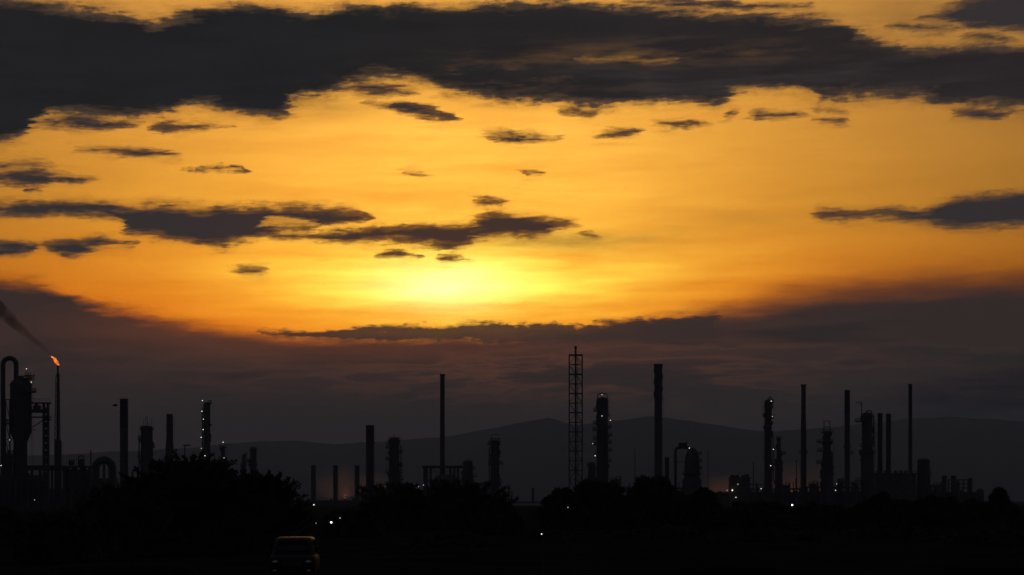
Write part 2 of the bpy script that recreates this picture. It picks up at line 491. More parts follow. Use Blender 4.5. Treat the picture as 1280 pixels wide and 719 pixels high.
class MB:
    """collects shapes; build() links them as one mesh object"""

    def __init__(s):
        s.v, s.f = [], []

    def add(s, vs, fs):
        o = len(s.v)
        s.v += [tuple(v) for v in vs]
        s.f += [tuple(i + o for i in f) for f in fs]
        return s

    def box(s, x0, x1, y0, y1, z0, z1):
        return s.add([(x0, y0, z0), (x1, y0, z0), (x1, y1, z0), (x0, y1, z0), (x0, y0, z1), (x1, y0, z1), (x1, y1, z1), (x0, y1, z1)],
                     [(3, 2, 1, 0), (4, 5, 6, 7), (0, 1, 5, 4), (1, 2, 6, 5), (2, 3, 7, 6), (3, 0, 4, 7)])

    def bar(s, a, b, w, h=None):
        a, b = Vector(a), Vector(b)
        return s.tube([a, b], [w / 2, w / 2], 4)

    def tube(s, pts, rad, n=10, cap=True):
        pts = [Vector(p) for p in pts]
        if not isinstance(rad, (list, tuple)):
            rad = [rad] * len(pts)
        vs, fs = [], []
        ref = None
        for i, p in enumerate(pts):
            t = (pts[min(i + 1, len(pts) - 1)] - pts[max(i - 1, 0)]).normalized()
            if ref is None:
                ref = Vector((0, 1, 0)) if abs(t.y) < 0.9 else Vector((1, 0, 0))
            a = (ref - t * ref.dot(t)).normalized()
            ref = a
            b = t.cross(a)
            for k in range(n):
                th = 2 * math.pi * (k + 0.5) / n
                vs.append(p + (a * math.cos(th) + b * math.sin(th)) * rad[i])
        for i in range(len(pts) - 1):
            for k in range(n):
                k2 = (k + 1) % n
                fs.append((i * n + k, i * n + k2, (i + 1) * n + k2, (i + 1) * n + k))
        if cap:
            fs.append(tuple(range(n - 1, -1, -1)))
            fs.append(tuple((len(pts) - 1) * n + k for k in range(n)))
        return s.add(vs, fs)

    def lathe(s, prof, n=20, cx=0.0, cy=0.0, cap=True):
        vs, fs = [], []
        for r, z in prof:
            for k in range(n):
                th = 2 * math.pi * k / n
                vs.append((cx + r * math.cos(th), cy + r * math.sin(th), z))
        for i in range(len(prof) - 1):
            for k in range(n):
                k2 = (k + 1) % n
                fs.append((i * n + k, i * n + k2, (i + 1) * n + k2, (i + 1) * n + k))
        if cap:
            fs.append(tuple(range(n - 1, -1, -1)))
            fs.append(tuple((len(prof) - 1) * n + k for k in range(n)))
        return s.add(vs, fs)

    def sector(s, r0, r1, a0, a1, z0, z1, n=10):
        vs, fs = [], []
        full = abs(a1 - a0) > 2 * math.pi - 1e-3
        m = n if full else n + 1
        for k in range(m):
            a = a0 + (a1 - a0) * k / n
            c, d = math.cos(a), math.sin(a)
            vs += [(r0 * c, r0 * d, z0), (r1 * c, r1 * d, z0), (r1 * c, r1 * d, z1), (r0 * c, r0 * d, z1)]
        for k in range(n):
            a, b = 4 * k, 4 * ((k + 1) % m)
            for i in range(4):
                j = (i + 1) % 4
                fs.append((a + i, a + j, b + j, b + i))
        if not full:
            fs.append((3, 2, 1, 0))
            e = 4 * n
            fs.append((e, e + 1, e + 2, e + 3))
        return s.add(vs, fs)

    def sphere(s, c, r, n=8, sz=1.0):
        prof = [(max(1e-4, r * math.sin(math.pi * i / n)), -r * sz * math.cos(math.pi * i / n)) for i in range(n + 1)]
        m = MB().lathe(prof, n + 2, 0, 0)
        return s.add([(v[0] + c[0], v[1] + c[1], v[2] + c[2]) for v in m.v], m.f)

    def build(s, name, material, parent=None, smooth=False, label=None):
        me = bpy.data.meshes.new(name)
        me.from_pydata(s.v, [], s.f)
        if smooth:
            me.polygons.foreach_set('use_smooth', [True] * len(me.polygons))
            try:
                me.set_sharp_from_angle(angle=math.radians(40))
            except Exception:
                pass
        me.materials.append(material)
        o = bpy.data.objects.new(name, me)
        COL.objects.link(o)
        if parent is not None:
            o.parent = parent
        if label:
            o['label'] = label
        return o


def tag(o, label=None, cat=None, group=None, kind=None):
    for k, v in (('label', label), ('category', cat), ('group', group), ('kind', kind)):
        if v:
            o[k] = v
    return o


class Thing:
    """an Empty at the base of a thing; photograph columns and rows become metres at its distance"""

    def __init__(s, name, label, cat, px, d, group=None):
        s.s = d / F
        s.px, s.d = px, d
        s.o = bpy.data.objects.new(name, None)
        s.o.empty_display_size = 1
        COL.objects.link(s.o)
        s.o.location = ((px - 640) * s.s, d, 0)
        tag(s.o, label, cat, group, 'thing')

    def x(s, px):
        return (px - s.px) * s.s

    def z(s, py):
        return CAM_Z + (HOR - py) * s.s

    def part(s, name, mb, m, parent=None, smooth=False, label=None):
        return mb.build(name, M[m], parent or s.o, smooth, label)


def lamps(t, spots, y):
    """lit floodlights: (column, row, material, radius in photograph pixels)"""
    for q in spots:
        px, py = q[0], q[1]
        m = q[2] if len(q) > 2 else 'lamp'
        r = (q[3] if len(q) > 3 else 0.5) * t.s
        x, z = t.x(px), t.z(py)
        l = t.part('lamp', MB().sphere((x, y, z), r, 6), m)
        br = MB().tube([(x, y + r * 0.6, z), (x * 0.55, y * 0.2, z - r * 0.4)], 0.05, 4)
        t.part('lamp_bracket', br, 'dark', l)


def ladder(t, x, y, z0, z1, side=1):
    m = MB()
    m.bar((x, y - 0.25, z0), (x, y - 0.25, z1), 0.09)
    m.bar((x, y + 0.25, z0), (x, y + 0.25, z1), 0.09)
    n = max(2, int((z1 - z0) / 1.2))
    for i in range(n):
        z = z0 + (z1 - z0) * (i + .5) / n
        m.bar((x, y - 0.25, z), (x, y + 0.25, z), 0.06)
        if i % 2:
            m.bar((x, y - 0.3, z), (x + side * 0.7, y, z), 0.05)
            m.bar((x, y + 0.3, z), (x + side * 0.7, y, z), 0.05)
    m.bar((x + side * 0.7, y, z0 + 1.5), (x + side * 0.7, y, z1), 0.06)
    t.part('caged_ladder', m, 'galv')


def platform(t, z, r0, r1, side=0, rail=1.15):
    """ring gallery around a column: side -1 left, 1 right, 0 all round"""
    a0, a1 = {0: (0, 2 * math.pi), 1: (-1.35, 1.35), -1: (math.pi - 1.35, math.pi + 1.35)}[side]
    p = t.part('platform', MB().sector(r0 * 0.97, r1, a0, a1, z - .2, z + 0.25, 12), 'steel')
    m = MB()
    k = 9
    pts = []
    for i in range(k + 1):
        a = a0 + (a1 - a0) * i / k
        q = Vector((math.cos(a) * r1 * .98, math.sin(a) * r1 * .98, z + .22))
        pts.append(q)
        m.bar(q, q + Vector((0, 0, rail)), 0.16)
    for h in (0.55, rail):
        m.tube([q + Vector((0, 0, h)) for q in pts], 0.10, 4)
    t.part('railing', m, 'galv', p)


def chimney(px, w, top, d, label, m='steel', base=1.0, brim=1.06, rings=(), plats=(), strake=None, sooty=None, lad=1, group=None, seg=None):
    t = Thing('chimney', label, 'chimney', px, d, group)
    r = w / 2 * t.s
    H = t.z(top)
    zs = t.z(sooty) if sooty else None
    prof = [(r * base, 0.0)]
    if seg:
        for py, ww in seg:
            prof.append((ww / 2 * t.s, t.z(py)))
    zt = zs or H
    prof.append((r * (1 + (base - 1) * 0.0), zt))
    if not zs:
        prof += [(r * .86, H), (r * .86, H - 2.5)]
    t.part('shaft', MB().lathe(prof, 20), m, smooth=True)
    if zs:
        t.part('top_section', MB().lathe([(r, zs + .002), (r * 1.01, zs + .3), (r * 1.0, H), (r * .86, H), (r * .86, H - 2.5)], 20), 'band', smooth=True)
    t.part('rim', MB().sector(r * .9, r * brim, 0, 2 * math.pi, H - 1.0, H + 0.12, 20), 'dark')
    for py in rings:
        t.part('stiffener_ring', MB().sector(r * .98, r * 1.10, 0, 2 * math.pi, t.z(py) - .25, t.z(py) + .25, 20), 'dark')
    if strake:
        z0, z1 = t.z(strake[1]), t.z(strake[0])
        for k in range(3):
            pts = []
            for i in range(37):
                f = i / 36
                a = 2 * math.pi * (k / 3 + f * 0.95)
                pts.append((math.cos(a) * r * 1.06, math.sin(a) * r * 1.06, z0 + (z1 - z0) * f))
            t.part('helical_strake', MB().tube(pts, r * .16, 6), 'dark', smooth=True)
    for q in plats:
        platform(t, t.z(q[0]), r, q[1] / 2 * t.s, q[2] if len(q) > 2 else 0)
    if lad:
        ladder(t, lad * (r + .15), 0, 2.0, H - 1.0, lad)
    return t


def column(px, top, d, label, segs, plats=(), lights=(), crown=None, pipe=None, m='clad', name='process_column', cat='process column', lad=-1, group=None):
    """a vessel of revolution: segs = (row, width) from top to bottom, galleries, overhead pipe, lamps"""
    t = Thing(name, label, cat, px, d, group)
    s = t.s
    r0 = segs[0][1] / 2 * s
    H = t.z(top)
    prof = []
    for py, w in reversed(segs):
        prof.append((w / 2 * s, t.z(py)))
    prof = [(prof[0][0], 0.0)] + prof
    hd = min(r0 * 0.55, max(0.4, H - prof[-1][1]))
    z = prof[-1][1]
    prof += [(r0 * math.cos(a), z + hd * math.sin(a)) for a in (0.4, 0.8, 1.15)]
    prof.append((r0 * .12, z + hd))
    t.part('shell', MB().lathe(prof, 20), m, smooth=True)

    def wid(py):
        for (a, wa), (b, wb) in zip(segs, segs[1:]):
            if a <= py <= b:
                return wa + (wb - wa) * (py - a) / max(b - a, 1e-6)
        return segs[0][1] if py < segs[0][0] else segs[-1][1]
    for q in plats:
        py, side, reach = q
        rr = wid(py) / 2 * s
        platform(t, t.z(py), rr, rr + reach * s * 1.25, side, 1.35)
    rr_ = random.Random(int(px * 7))
    for i in range(int(max(5, (segs[-1][0] - segs[0][0]) / 6))):       # nozzles, manways and cable trays stand off the shell
        py = rr_.uniform(segs[0][0] + 2, 622)
        sd = rr_.choice((-1, 1))
        ra = wid(py) / 2 * s
        zz = t.z(py)
        ln = rr_.uniform(.5, 2.0) * s
        hh = rr_.uniform(.3, 1.1)
        yy = rr_.uniform(-.5, .2) * ra
        t.part('nozzle', MB().box(min(sd * ra * .8, sd * (ra + ln)), max(sd * ra * .8, sd * (ra + ln)), yy - .5, yy + .5, zz - hh, zz + hh), 'steel')
    zt = z + hd
    if crown == 'hoop':          # vapour line looping over the head
        zz = t.z(top)
        pts = [(-r0 * .9, 0, z - 3)] + [(-r0 * .9 * math.cos(a), 0, zz - r0 * .5 + r0 * .5 * math.sin(a)) for a in np.linspace(0, math.pi, 11)] + [(r0 * .9, 0, z - 6)]
        t.part('vapour_pipe', MB().tube(pts, max(.25, r0 * .09), 8), 'steel', smooth=True)
    elif crown == 'loop':
        zz = t.z(top)
        pts = [(0, 0, z)] + [(r0 * .45 - r0 * .45 * math.cos(a), 0, zz - r0 * .45 + r0 * .45 * math.sin(a)) for a in np.linspace(0, math.pi, 9)] + [(r0 * .9, 0, z - 5)]
        t.part('vapour_pipe', MB().tube(pts, max(.25, r0 * .12), 8), 'steel', smooth=True)
    elif crown == 'davit':
        zz = t.z(top)
        mb = MB().bar((-r0 * 1.05, 0, z - 3), (-r0 * 1.05, 0, zz), .5).bar((-r0 * 1.05, 0, zz), (-r0 * 2.2, 0, zz), .4).bar((-r0 * 1.05, 0, zz - 1.8), (-r0 * 1.7, 0, zz), .25)
        t.part('davit_arm', mb, 'dark')
    elif crown == 'frame':
        zz = t.z(top)
        mb = MB()
        for a, b in ((-1, -1), (1, -1), (1, 1), (-1, 1)):
            mb.bar((a * r0 * .8, b * r0 * .8, z - .5), (a * r0 * .8, b * r0 * .8, zz), .28)
        for zq in (zz, (zz + z) / 2):
            for a, b in (((-1, -1), (1, -1)), ((1, -1), (1, 1)), ((1, 1), (-1, 1)), ((-1, 1), (-1, -1))):
                mb.bar((a[0] * r0 * .8, a[1] * r0 * .8, zq), (b[0] * r0 * .8, b[1] * r0 * .8, zq), .25)
        t.part('top_frame', mb, 'dark')
    elif crown == 'posts':
        zz = t.z(top)
        mb = MB()
        for f, h in ((-.9, .3), (-.45, .75), (-.1, 1.0), (.2, 1.0), (.5, .55), (.95, .8)):
            mb.bar((f * r0, -r0 * .5, z - 1), (f * r0, -r0 * .5, z + (zz - z) * h), .3)
        mb.bar((-.1 * r0, -r0 * .5, zz), (.2 * r0, -r0 * .5, zz), .3)
        mb.bar((-.9 * r0, -r0 * .5, z + .9), (.95 * r0, -r0 * .5, z + .9), .2)
        t.part('vent_posts', mb, 'dark')
    if pipe:                     # riser clamped to the side: (offset in shell widths, row top, row bottom)
        off, p0, p1 = pipe
        x = off * s
        mb = MB().tube([(x * .3, 0, t.z(p0)), (x * .8, -.2, t.z(p0) + .4), (x, -.3, t.z(p0) - .6), (x, -.3, t.z(p1)), (x * .4, 0, t.z(p1) - 1)], .3, 8)
        t.part('riser_pipe', mb, 'galv', smooth=True)
    if lad:
        ladder(t, lad * (wid(HOR) / 2 * s + .2), -.3, 1.0, z, lad)
    lamps(t, lights, -segs[-1][1] / 2 * s - 1.5)
    return t


# ================================================================== ground, hills, air
g = MB()
g.add([(-20000, -3000, 0), (20000, -3000, 0), (20000, 20000, 0), (-20000, 20000, 0)], [(0, 1, 2, 3)])
tag(g.build('ground', M['ground']), 'flat dark ground running out to the hills', kind='structure')

RIDGE = [(-700, 590), (-300, 575), (0, 570), (100, 568), (160, 565), (240, 559), (280, 555), (330, 551), (370, 551), (420, 556), (450, 553), (520, 550), (560, 545), (600, 538), (640, 531),
         (670, 525), (685, 522), (700, 526), (716, 531), (740, 528), (780, 524), (810, 520), (840, 523), (880, 530), (920, 537), (960, 541), (1000, 538), (1040, 534),
         (1080, 530), (1130, 524), (1180, 521), (1230, 523), (1280, 528), (1500, 545), (2000, 580)]
RD = 12000.0
NXM, NYM = 420, 36
vs, fs = [], []
for j in range(NYM + 1):
    fy = j / NYM
    y = 9000 + 6000 * fy
    for i in range(NXM + 1):
        x = -6300 + 12600 * i / NXM
        px = 640 + x / RD * F
        h = CAM_Z + (HOR - interp(RIDGE, px)) * RD / F
        w = max(0.0, 1 - abs(y - RD) / 3000.0)
        n = mnoise.fractal(Vector((x * .0011, y * .0011, 2.0)), 1.0, 2.0, 5)
        n2 = mnoise.fractal(Vector((x * .0045, y * .0045, 7.0)), 1.0, 2.0, 3)
        hh = h * (w ** 1.15) * (1 + n * .35 * (1 - w)) + n * 10 * min(1, w * 2) + n2 * 7 * min(1, w * 3)
        vs.append((x, y, max(hh, -0.5) if 0 < fy < 1 else -0.5))
for j in range(NYM):
    for i in range(NXM):
        a = j * (NXM + 1) + i
        fs.append((a, a + 1, a + NXM + 2, a + NXM + 1))
tag(MB().add(vs, fs).build('mountain_range', M['hill'], smooth=True), 'long low mountain ridge behind the refinery', kind='structure')

# ================================================================== refinery, left to right
def goose(t, name, x0, x1, ztop, zb0, zb1, r, m='clad', y=0.0):
    R = abs(x1 - x0) / 2
    c = (x0 + x1) / 2
    sg = 1 if x1 > x0 else -1
    pts = [(x0, y, zb0), (x0, y, (zb0 + ztop - R) / 2)] + [(c - sg * R * math.cos(a), y, ztop - R - r + R * math.sin(a)) for a in np.linspace(0, math.pi, 13)] + [(x1, y, zb1)]
    return t.part(name, MB().tube(pts, r, 14), m, smooth=True)


# --- big reactor with gooseneck pipe at the left edge
t = Thing('reactor_vessel', 'huge cone-bottomed reactor with gooseneck pipe arching over its top at left edge', 'reactor', 26, 800)
s = t.s
prof = [(8.0, 640), (8.0, 553), (13.2, 540), (13.2, 482), (12.6, 479), (10.5, 476), (6.5, 473.5), (4.0, 472), (3.6, 470)]
t.part('shell', MB().lathe([(8.0 * s, 0)] + [(r * s, t.z(py)) for r, py in prof[1:]], 28), 'clad', smooth=True)
goose(t, 'gooseneck_pipe', t.x(4.5), t.x(21), t.z(445), 0, t.z(474), 3.0 * s, y=-1.0)
for py, w in ((482, 14.2), (510, 14.0), (540, 14.0)):
    t.part('stiffener_ring', MB().sector(13 * s, w * s, 0, 6.2832, t.z(py), t.z(py) + .4, 28), 'steel')
for py, side, reach in ((474, 1, 5.5), (490, 1, 6), (604, 1, 12), (530, -1, 5), (580, -1, 7)):
    rr = (13.2 if py < 545 else 8.0) * s
    if py == 474:
        rr = 9 * s
    platform(t, t.z(py), rr, rr + reach * s, side)
fr = MB()
for xx in (9.5, 15.0):
    for yy in (-3.5, 3.5):
        fr.bar((t.x(xx), yy, 0), (t.x(xx), yy, t.z(500)), .7)
for py in (500, 525, 550, 575, 600):
    fr.bar((t.x(4), -3.5, t.z(py)), (t.x(18), -3.5, t.z(py)), .5).bar((t.x(9.5), -3.5, t.z(py)), (t.x(15), -3.5, t.z(py + 25)), .35)
t.part('support_frame', fr, 'steel')
mb = MB()
for xx in (33, 36, 39, 43):
    mb.bar((t.x(xx), -1, t.z(476)), (t.x(xx), -1, t.z(466 + (xx % 3))), .35)
mb.bar((t.x(31), -1, t.z(470)), (t.x(45), -1, t.z(470)), .35)
t.part('head_railing', mb, 'dark')
t.part('lamp_post', MB().bar((t.x(37), -4, t.z(474)), (t.x(37), -4, t.z(462)), .2), 'dark')
lamps(t, [(37, 462.3), (43, 478.7), (16, 550.5, 'lamp_dim'), (5.5, 582.3, 'lamp'), (47, 625, 'lamp_dim')], -5.2)
ladder(t, t.x(40.2), -.5, 2, t.z(476), 1)

# --- steel tower with cantilevered deck
t = Thing('steel_support_tower', 'slim steel column tower with cantilevered pipe decks beside the huge reactor', 'steel tower', 57.5, 800)
mb = MB()
for a in (-2.6, 2.6):
    t.part('column_leg', MB().box(t.x(57.5 + a) - .45, t.x(57.5 + a) + .45, -.5, .5, 0, t.z(503)), 'steel')
for py in range(510, 632, 9):
    mb.bar((t.x(55), 0, t.z(py)), (t.x(60), 0, t.z(py)), .4).bar((t.x(55), 0.1, t.z(py)), (t.x(60), .1, t.z(py + 9)), .3)
    mb.box(t.x(55.6), t.x(59.4), .2, .5, t.z(py + 7), t.z(py))
t.part('lattice_bracing', mb, 'steel')
for py, th, xa, xb in ((504, 1.6, 40, 64), (514, 4.2, 40, 56), (521.6, 1.4, 40, 64), (524.6, 1.2, 54, 64)):
    t.part('beam', MB().box(t.x(xa), t.x(xb), -1.4, 1.4, t.z(py + th / 2), t.z(py - th / 2)), 'dark')
t.part('equipment_box', MB().box(t.x(42), t.x(51), -1.2, 1.2, t.z(514), t.z(507)).box(t.x(44), t.x(47), -1, 1, t.z(507.2), t.z(505)), 'dark')
t.part('brace', MB().bar((t.x(41), 0, t.z(534)), (t.x(54), 0, t.z(525)), .5).bar((t.x(40), 0, t.z(537)), (t.x(45), 0, t.z(537)), .4), 'dark')
mb = MB()
for xx in (42, 46, 50, 54, 58, 63):
    mb.bar((t.x(xx), -1.3, t.z(503.5)), (t.x(xx), -1.3, t.z(498.5)), .18)
mb.bar((t.x(42), -1.3, t.z(498.8)), (t.x(63), -1.3, t.z(498.8)), .16)
t.part('railing', mb, 'galv')

# --- pipe bridge
t = Thing('pipe_bridge', 'low steel pipe bridge running from reactor foot past the flare stack', 'pipe bridge', 58, 810)
t.part('deck', MB().box(t.x(32), t.x(83), -2, 2, t.z(588), t.z(586.5)), 'dark')
for k, (py, r) in enumerate(((584.8, 1.3), (584.2, 1.7), (585, 1.2))):
    t.part('pipe', MB().tube([(t.x(30), -1.5 + 1.4 * k, t.z(py)), (t.x(86), -1.5 + 1.4 * k, t.z(py))], r * t.s, 10), 'clad', smooth=True)
mb = MB().bar((t.x(33), -2, t.z(582.3)), (t.x(83), -2, t.z(582.3)), .4)
for xx in range(33, 84, 5):
    mb.bar((t.x(xx), -2, t.z(587)), (t.x(xx), -2, t.z(582.3)), .3).bar((t.x(xx), -2, t.z(582.3)), (t.x(xx + 5), -2, t.z(587)), .2)
t.part('truss', mb, 'steel')
for xx in (40, 50, 65, 80):
    t.part('column_leg', MB().box(t.x(xx) - .4, t.x(xx) + .4, -.4, .4, 0, t.z(588)), 'steel')

# --- burning flare stack
t = Thing('flare_stack', 'tall slender flare stack with a burning tip near the left edge', 'flare stack', 72.3, 820)
s = t.s
t.part('riser', MB().lathe([(1.6 * s, 0), (1.5 * s, t.z(500)), (1.25 * s, t.z(470))], 14), 'dark', smooth=True)
t.part('flare_tip', MB().lathe([(1.25 * s, t.z(470)), (1.7 * s, t.z(469)), (1.7 * s, t.z(467)), (1.1 * s, t.z(466)), (1.1 * s, t.z(459)), (1.5 * s, t.z(458)), (1.5 * s, t.z(456.6))], 14), 'band', smooth=True)
t.part('windshield_ring', MB().sector(1.3 * s, 3.0 * s, 0, 6.2832, t.z(471), t.z(469.4), 14), 'dark')
t.part('sleeve', MB().lathe([(4.4 * s, 0), (4.4 * s, t.z(551)), (3.8 * s, t.z(549.5))], 18), 'steel', smooth=True)
for k in range(3):
    a = 2 * math.pi * k / 3 - math.pi / 2 + .5
    t.part('lattice_leg', MB().bar((4.0 * s * math.cos(a), 4.0 * s * math.sin(a), t.z(551)), (2.4 * s * math.cos(a), 2.4 * s * math.sin(a), t.z(472)), .38), 'steel')
lv = list(range(551, 472, -8))
for a_, b_ in zip(lv, lv[1:]):
    mb = MB()
    for k in range(3):
        A0 = 2 * math.pi * k / 3 - math.pi / 2 + .5
        A1 = A0 + 2 * math.pi / 3
        ra = (4.0 - 1.6 * (551 - a_) / 79) * s
        rb = (4.0 - 1.6 * (551 - b_) / 79) * s
        mb.bar((ra * math.cos(A0), ra * math.sin(A0), t.z(a_)), (rb * math.cos(A1), rb * math.sin(A1), t.z(b_)), .2)
        mb.bar((rb * math.cos(A0), rb * math.sin(A0), t.z(b_)), (rb * math.cos(A1), rb * math.sin(A1), t.z(b_)), .2)
    t.part('lattice_bay', mb, 'steel')
ladder(t, 5 * s, 0, 1, t.z(552), 1)

# --- its flame: a wind-bent tongue
fx, fy, fz = (73.6 - 640) * 820 / F, 820, CAM_Z + (HOR - 456.8) * 820 / F
s = 820 / F
vs, fs = [], []
n, k_ = 26, 14
for i in range(n + 1):
    f = i / n
    cx = (-10.0 * f - 0.5 * math.sin(f * 9)) * s
    cz = (12.4 * f ** 0.9 + 0.5 * math.sin(f * 11)) * s
    r = (1.1 + 1.2 * math.sin(min(1, f * 1.7) * math.pi * .62)) * (1 - f ** 2.4) * s + .02
    for k in range(k_):
        a = 2 * math.pi * k / k_
        rr = r * (1 + .5 * mnoise.noise(Vector((math.cos(a) * 1.3, math.sin(a) * 1.3, f * 7.0))))
        vs.append((cx + rr * math.cos(a) * .8, rr * math.sin(a), cz + rr * math.cos(a) * .55))
for i in range(n):
    for k in range(k_):
        k2 = (k + 1) % k_
        fs.append((i * k_ + k, i * k_ + k2, (i + 1) * k_ + k2, (i + 1) * k_ + k))
fs.append(tuple(range(k_)))
fm = bpy.data.materials.new('flame')
fm.use_nodes = True
nt = fm.node_tree
nt.nodes.clear()
em = nt.nodes.new('ShaderNodeEmission')
no = nt.nodes.new('ShaderNodeTexNoise'); no.inputs['Scale'].default_value = 0.75; no.inputs['Detail'].default_value = 3
tcn = nt.nodes.new('ShaderNodeTexCoord')
rp = nt.nodes.new('ShaderNodeValToRGB')
rp.color_ramp.elements[0].position = .38; rp.color_ramp.elements[0].color = (0.8, 0.09, 0.012, 1)
rp.color_ramp.elements[1].position = .66; rp.color_ramp.elements[1].color = (1.0, 0.48, 0.12, 1)
e = rp.color_ramp.elements.new(.5); e.color = (1.0, 0.2, 0.025, 1)
nt.links.new(tcn.outputs['Object'], no.inputs['Vector']); nt.links.new(no.outputs['Fac'], rp.inputs[0]); nt.links.new(rp.outputs[0], em.inputs[0])
em.inputs[1].default_value = 1.05
mo = nt.nodes.new('ShaderNodeOutputMaterial'); nt.links.new(em.outputs[0], mo.inputs[0])
fo = MB().add(vs, fs).build('flame', fm, smooth=True)
fo.location = (fx, fy, fz)
tag(fo, 'orange flame blown left from the tip of the flare stack', 'flame', kind='thing')

# --- equipment deck
t = Thing('equipment_deck', 'railed equipment deck with small drums right of the flare stack', 'equipment deck', 98, 830)
s = t.s
t.part('deck', MB().box(t.x(82), t.x(115), -4, 4, t.z(584.5), t.z(582.5)), 'steel')
for xx in (83.5, 93, 104, 113.5):
    t.part('column_leg', MB().box(t.x(xx) - .5, t.x(xx) + .5, -3.5, 3.5, 0, t.z(584.5)), 'steel')
t.part('equipment_box', MB().box(t.x(85), t.x(111), -2.5, 2.5, t.z(612), t.z(587)), 'wall')
t.part('drum', MB().tube([(t.x(86), 0, t.z(578.5)), (t.x(93), 0, t.z(578.5))], 3.2 * s, 14), 'clad', smooth=True)
goose(t, 'loop_pipe', t.x(98), t.x(105), t.z(569), t.z(583), t.z(583), .8 * s)
t.part('drum', MB().lathe([(3.6 * s, t.z(583)), (3.6 * s, t.z(576)), (2.4 * s, t.z(574)), (.4 * s, t.z(573.4))], 16, t.x(101.5), 1), 'clad', smooth=True)
mb = MB()
for xx in np.linspace(86, 107, 8):
    mb.bar((t.x(xx), -3.8, t.z(582.5)), (t.x(xx), -3.8, t.z(568.5)), .16)
for py in (568.6, 575):
    mb.bar((t.x(86), -3.8, t.z(py)), (t.x(107), -3.8, t.z(py)), .16)
t.part('railing_frame', mb, 'galv')
t.part('vent_mast', MB().tube([(t.x(113.5), 0, t.z(583)), (t.x(113.5), 0, t.z(563))], .9 * s, 8), 'steel')

# --- arched duct
t = Thing('arched_duct', 'fat duct bent in an arch around a post left of the leftmost thick chimney', 'duct', 130, 840)
s = t.s
pts = [(-10.4 * s, 0, 0), (-10.4 * s, 0, t.z(606))] + [(-10.4 * s * math.cos(a), 0, t.z(585.5) + 10.4 * s * math.sin(a)) for a in np.linspace(0, math.pi, 17)] + [(10.4 * s, 0, t.z(606)), (10.4 * s, 0, 0)]
t.part('duct', MB().tube(pts, 4.8 * s, 16), 'clad', smooth=True)
t.part('post', MB().lathe([(1.6 * s, 0), (1.6 * s, t.z(582)), (.6 * s, t.z(579))], 10), 'steel', smooth=True)
t.part('base_block', MB().box(-15 * s, 16 * s, -3, 3, 0, t.z(598)), 'wall')
for a in (.5, 1.57, 2.6):
    t.part('flange', MB().tube([(-10.4 * s * math.cos(a - .05), 0, t.z(585.5) + 10.4 * s * math.sin(a - .05)), (-10.4 * s * math.cos(a + .05), 0, t.z(585.5) + 10.4 * s * math.sin(a + .05))], 5.3 * s, 16), 'steel')
lamps(t, [(134, 607)], -5.5)

t = chimney(155, 10.2, 499, 1000, 'thick straight chimney standing by itself right of the arched duct', 'steel', rings=(515, 536, 556, 577), sooty=536, lad=0)
# small gooseneck vent
t = Thing('vent_pipe', 'small hooked vent pipe between the leftmost thick chimney and a column', 'vent pipe', 169, 960)
goose(t, 'pipe', t.x(165.5), t.x(172), t.z(587), 0, t.z(597), 1.1 * t.s)
t.part('drum', MB().lathe([(4 * t.s, 0), (4 * t.s, t.z(602)), (2 * t.s, t.z(599))], 14, t.x(170), 0), 'clad', smooth=True)

column(183.5, 521.5, 1000, 'stout column with a crown of vent posts behind the big dark tree', [(536, 14.6), (560, 15), (600, 17)],
       [(537, 0, 1.2), (549, -1, 3), (560, 1, 2.2), (572, -1, 3.2)], crown='posts', pipe=(-9.5, 547, 610))
chimney(212, 7.8, 518, 1000, 'short flared chimney rising right behind the big dark tree', 'rust', base=1.5, rings=(524, 531), sooty=None, seg=[(562, 10.2), (545, 8.2)])
t = Thing('lamp_mast', 'thin mast with a flat crossarm poking above the big dark tree', 'lamp mast', 231, 700)
t.part('pole', MB().tube([(0, 0, 0), (0, 0, t.z(556.5))], [.28, .2], 8), 'galv')
t.part('crossarm', MB().box(t.x(229), t.x(238), -.4, .4, t.z(557.6), t.z(556)), 'dark')
lamps(t, [(239, 576)], -1)
column(258.6, 502, 960, 'slim column with a string of lit lamps up its left side', [(505, 8.6), (550, 8.6), (600, 9.4)],
       [(505, 1, 1.2), (525, -1, 1.8), (548, -1, 2.0), (570, -1, 2.2)],
       [(254.4, 501.3), (253.8, 514.5, 'lamp_green', .6), (255.6, 524.4, 'lamp_green'), (255.2, 537.3), (252.8, 547), (253, 560.8, 'lamp_dim'), (257.5, 570, 'lamp')], pipe=(-5.4, 512, 590))
column(278.6, 556, 960, 'short thin column with lamps right of the string-lit column', [(559, 4.6), (585, 5.6), (600, 7)], [(560, 0, 1.6), (575, -1, 2)],
       [(280, 553.2), (281, 572.7, 'lamp_dim'), (274, 581)], lad=1)
column(305, 566, 1050, 'thinner left column of the low pair right of the big tree', [(569, 4.4), (600, 5)], [(570, 1, 1.2), (582, 0, 1.4)], crown=None, lad=-1)
column(316.5, 559, 1060, 'thicker right column of the low pair right of the big tree', [(562, 7.4), (600, 8.2)], [(563, 0, 1.1), (577, -1, 4), (590, 1, 2)], crown='posts', lad=1)

for px, lab in ((391.7, 'leftmost of the three equal low chimneys in a row'), (419.3, 'middle one of the three equal low chimneys in a row'), (446.3, 'rightmost of the three equal low chimneys, beside the thick chimney')):
    chimney(px, 5.8, 582, 1500, lab, 'dark', rings=(590, 603), lad=1, group='three equal low chimneys')


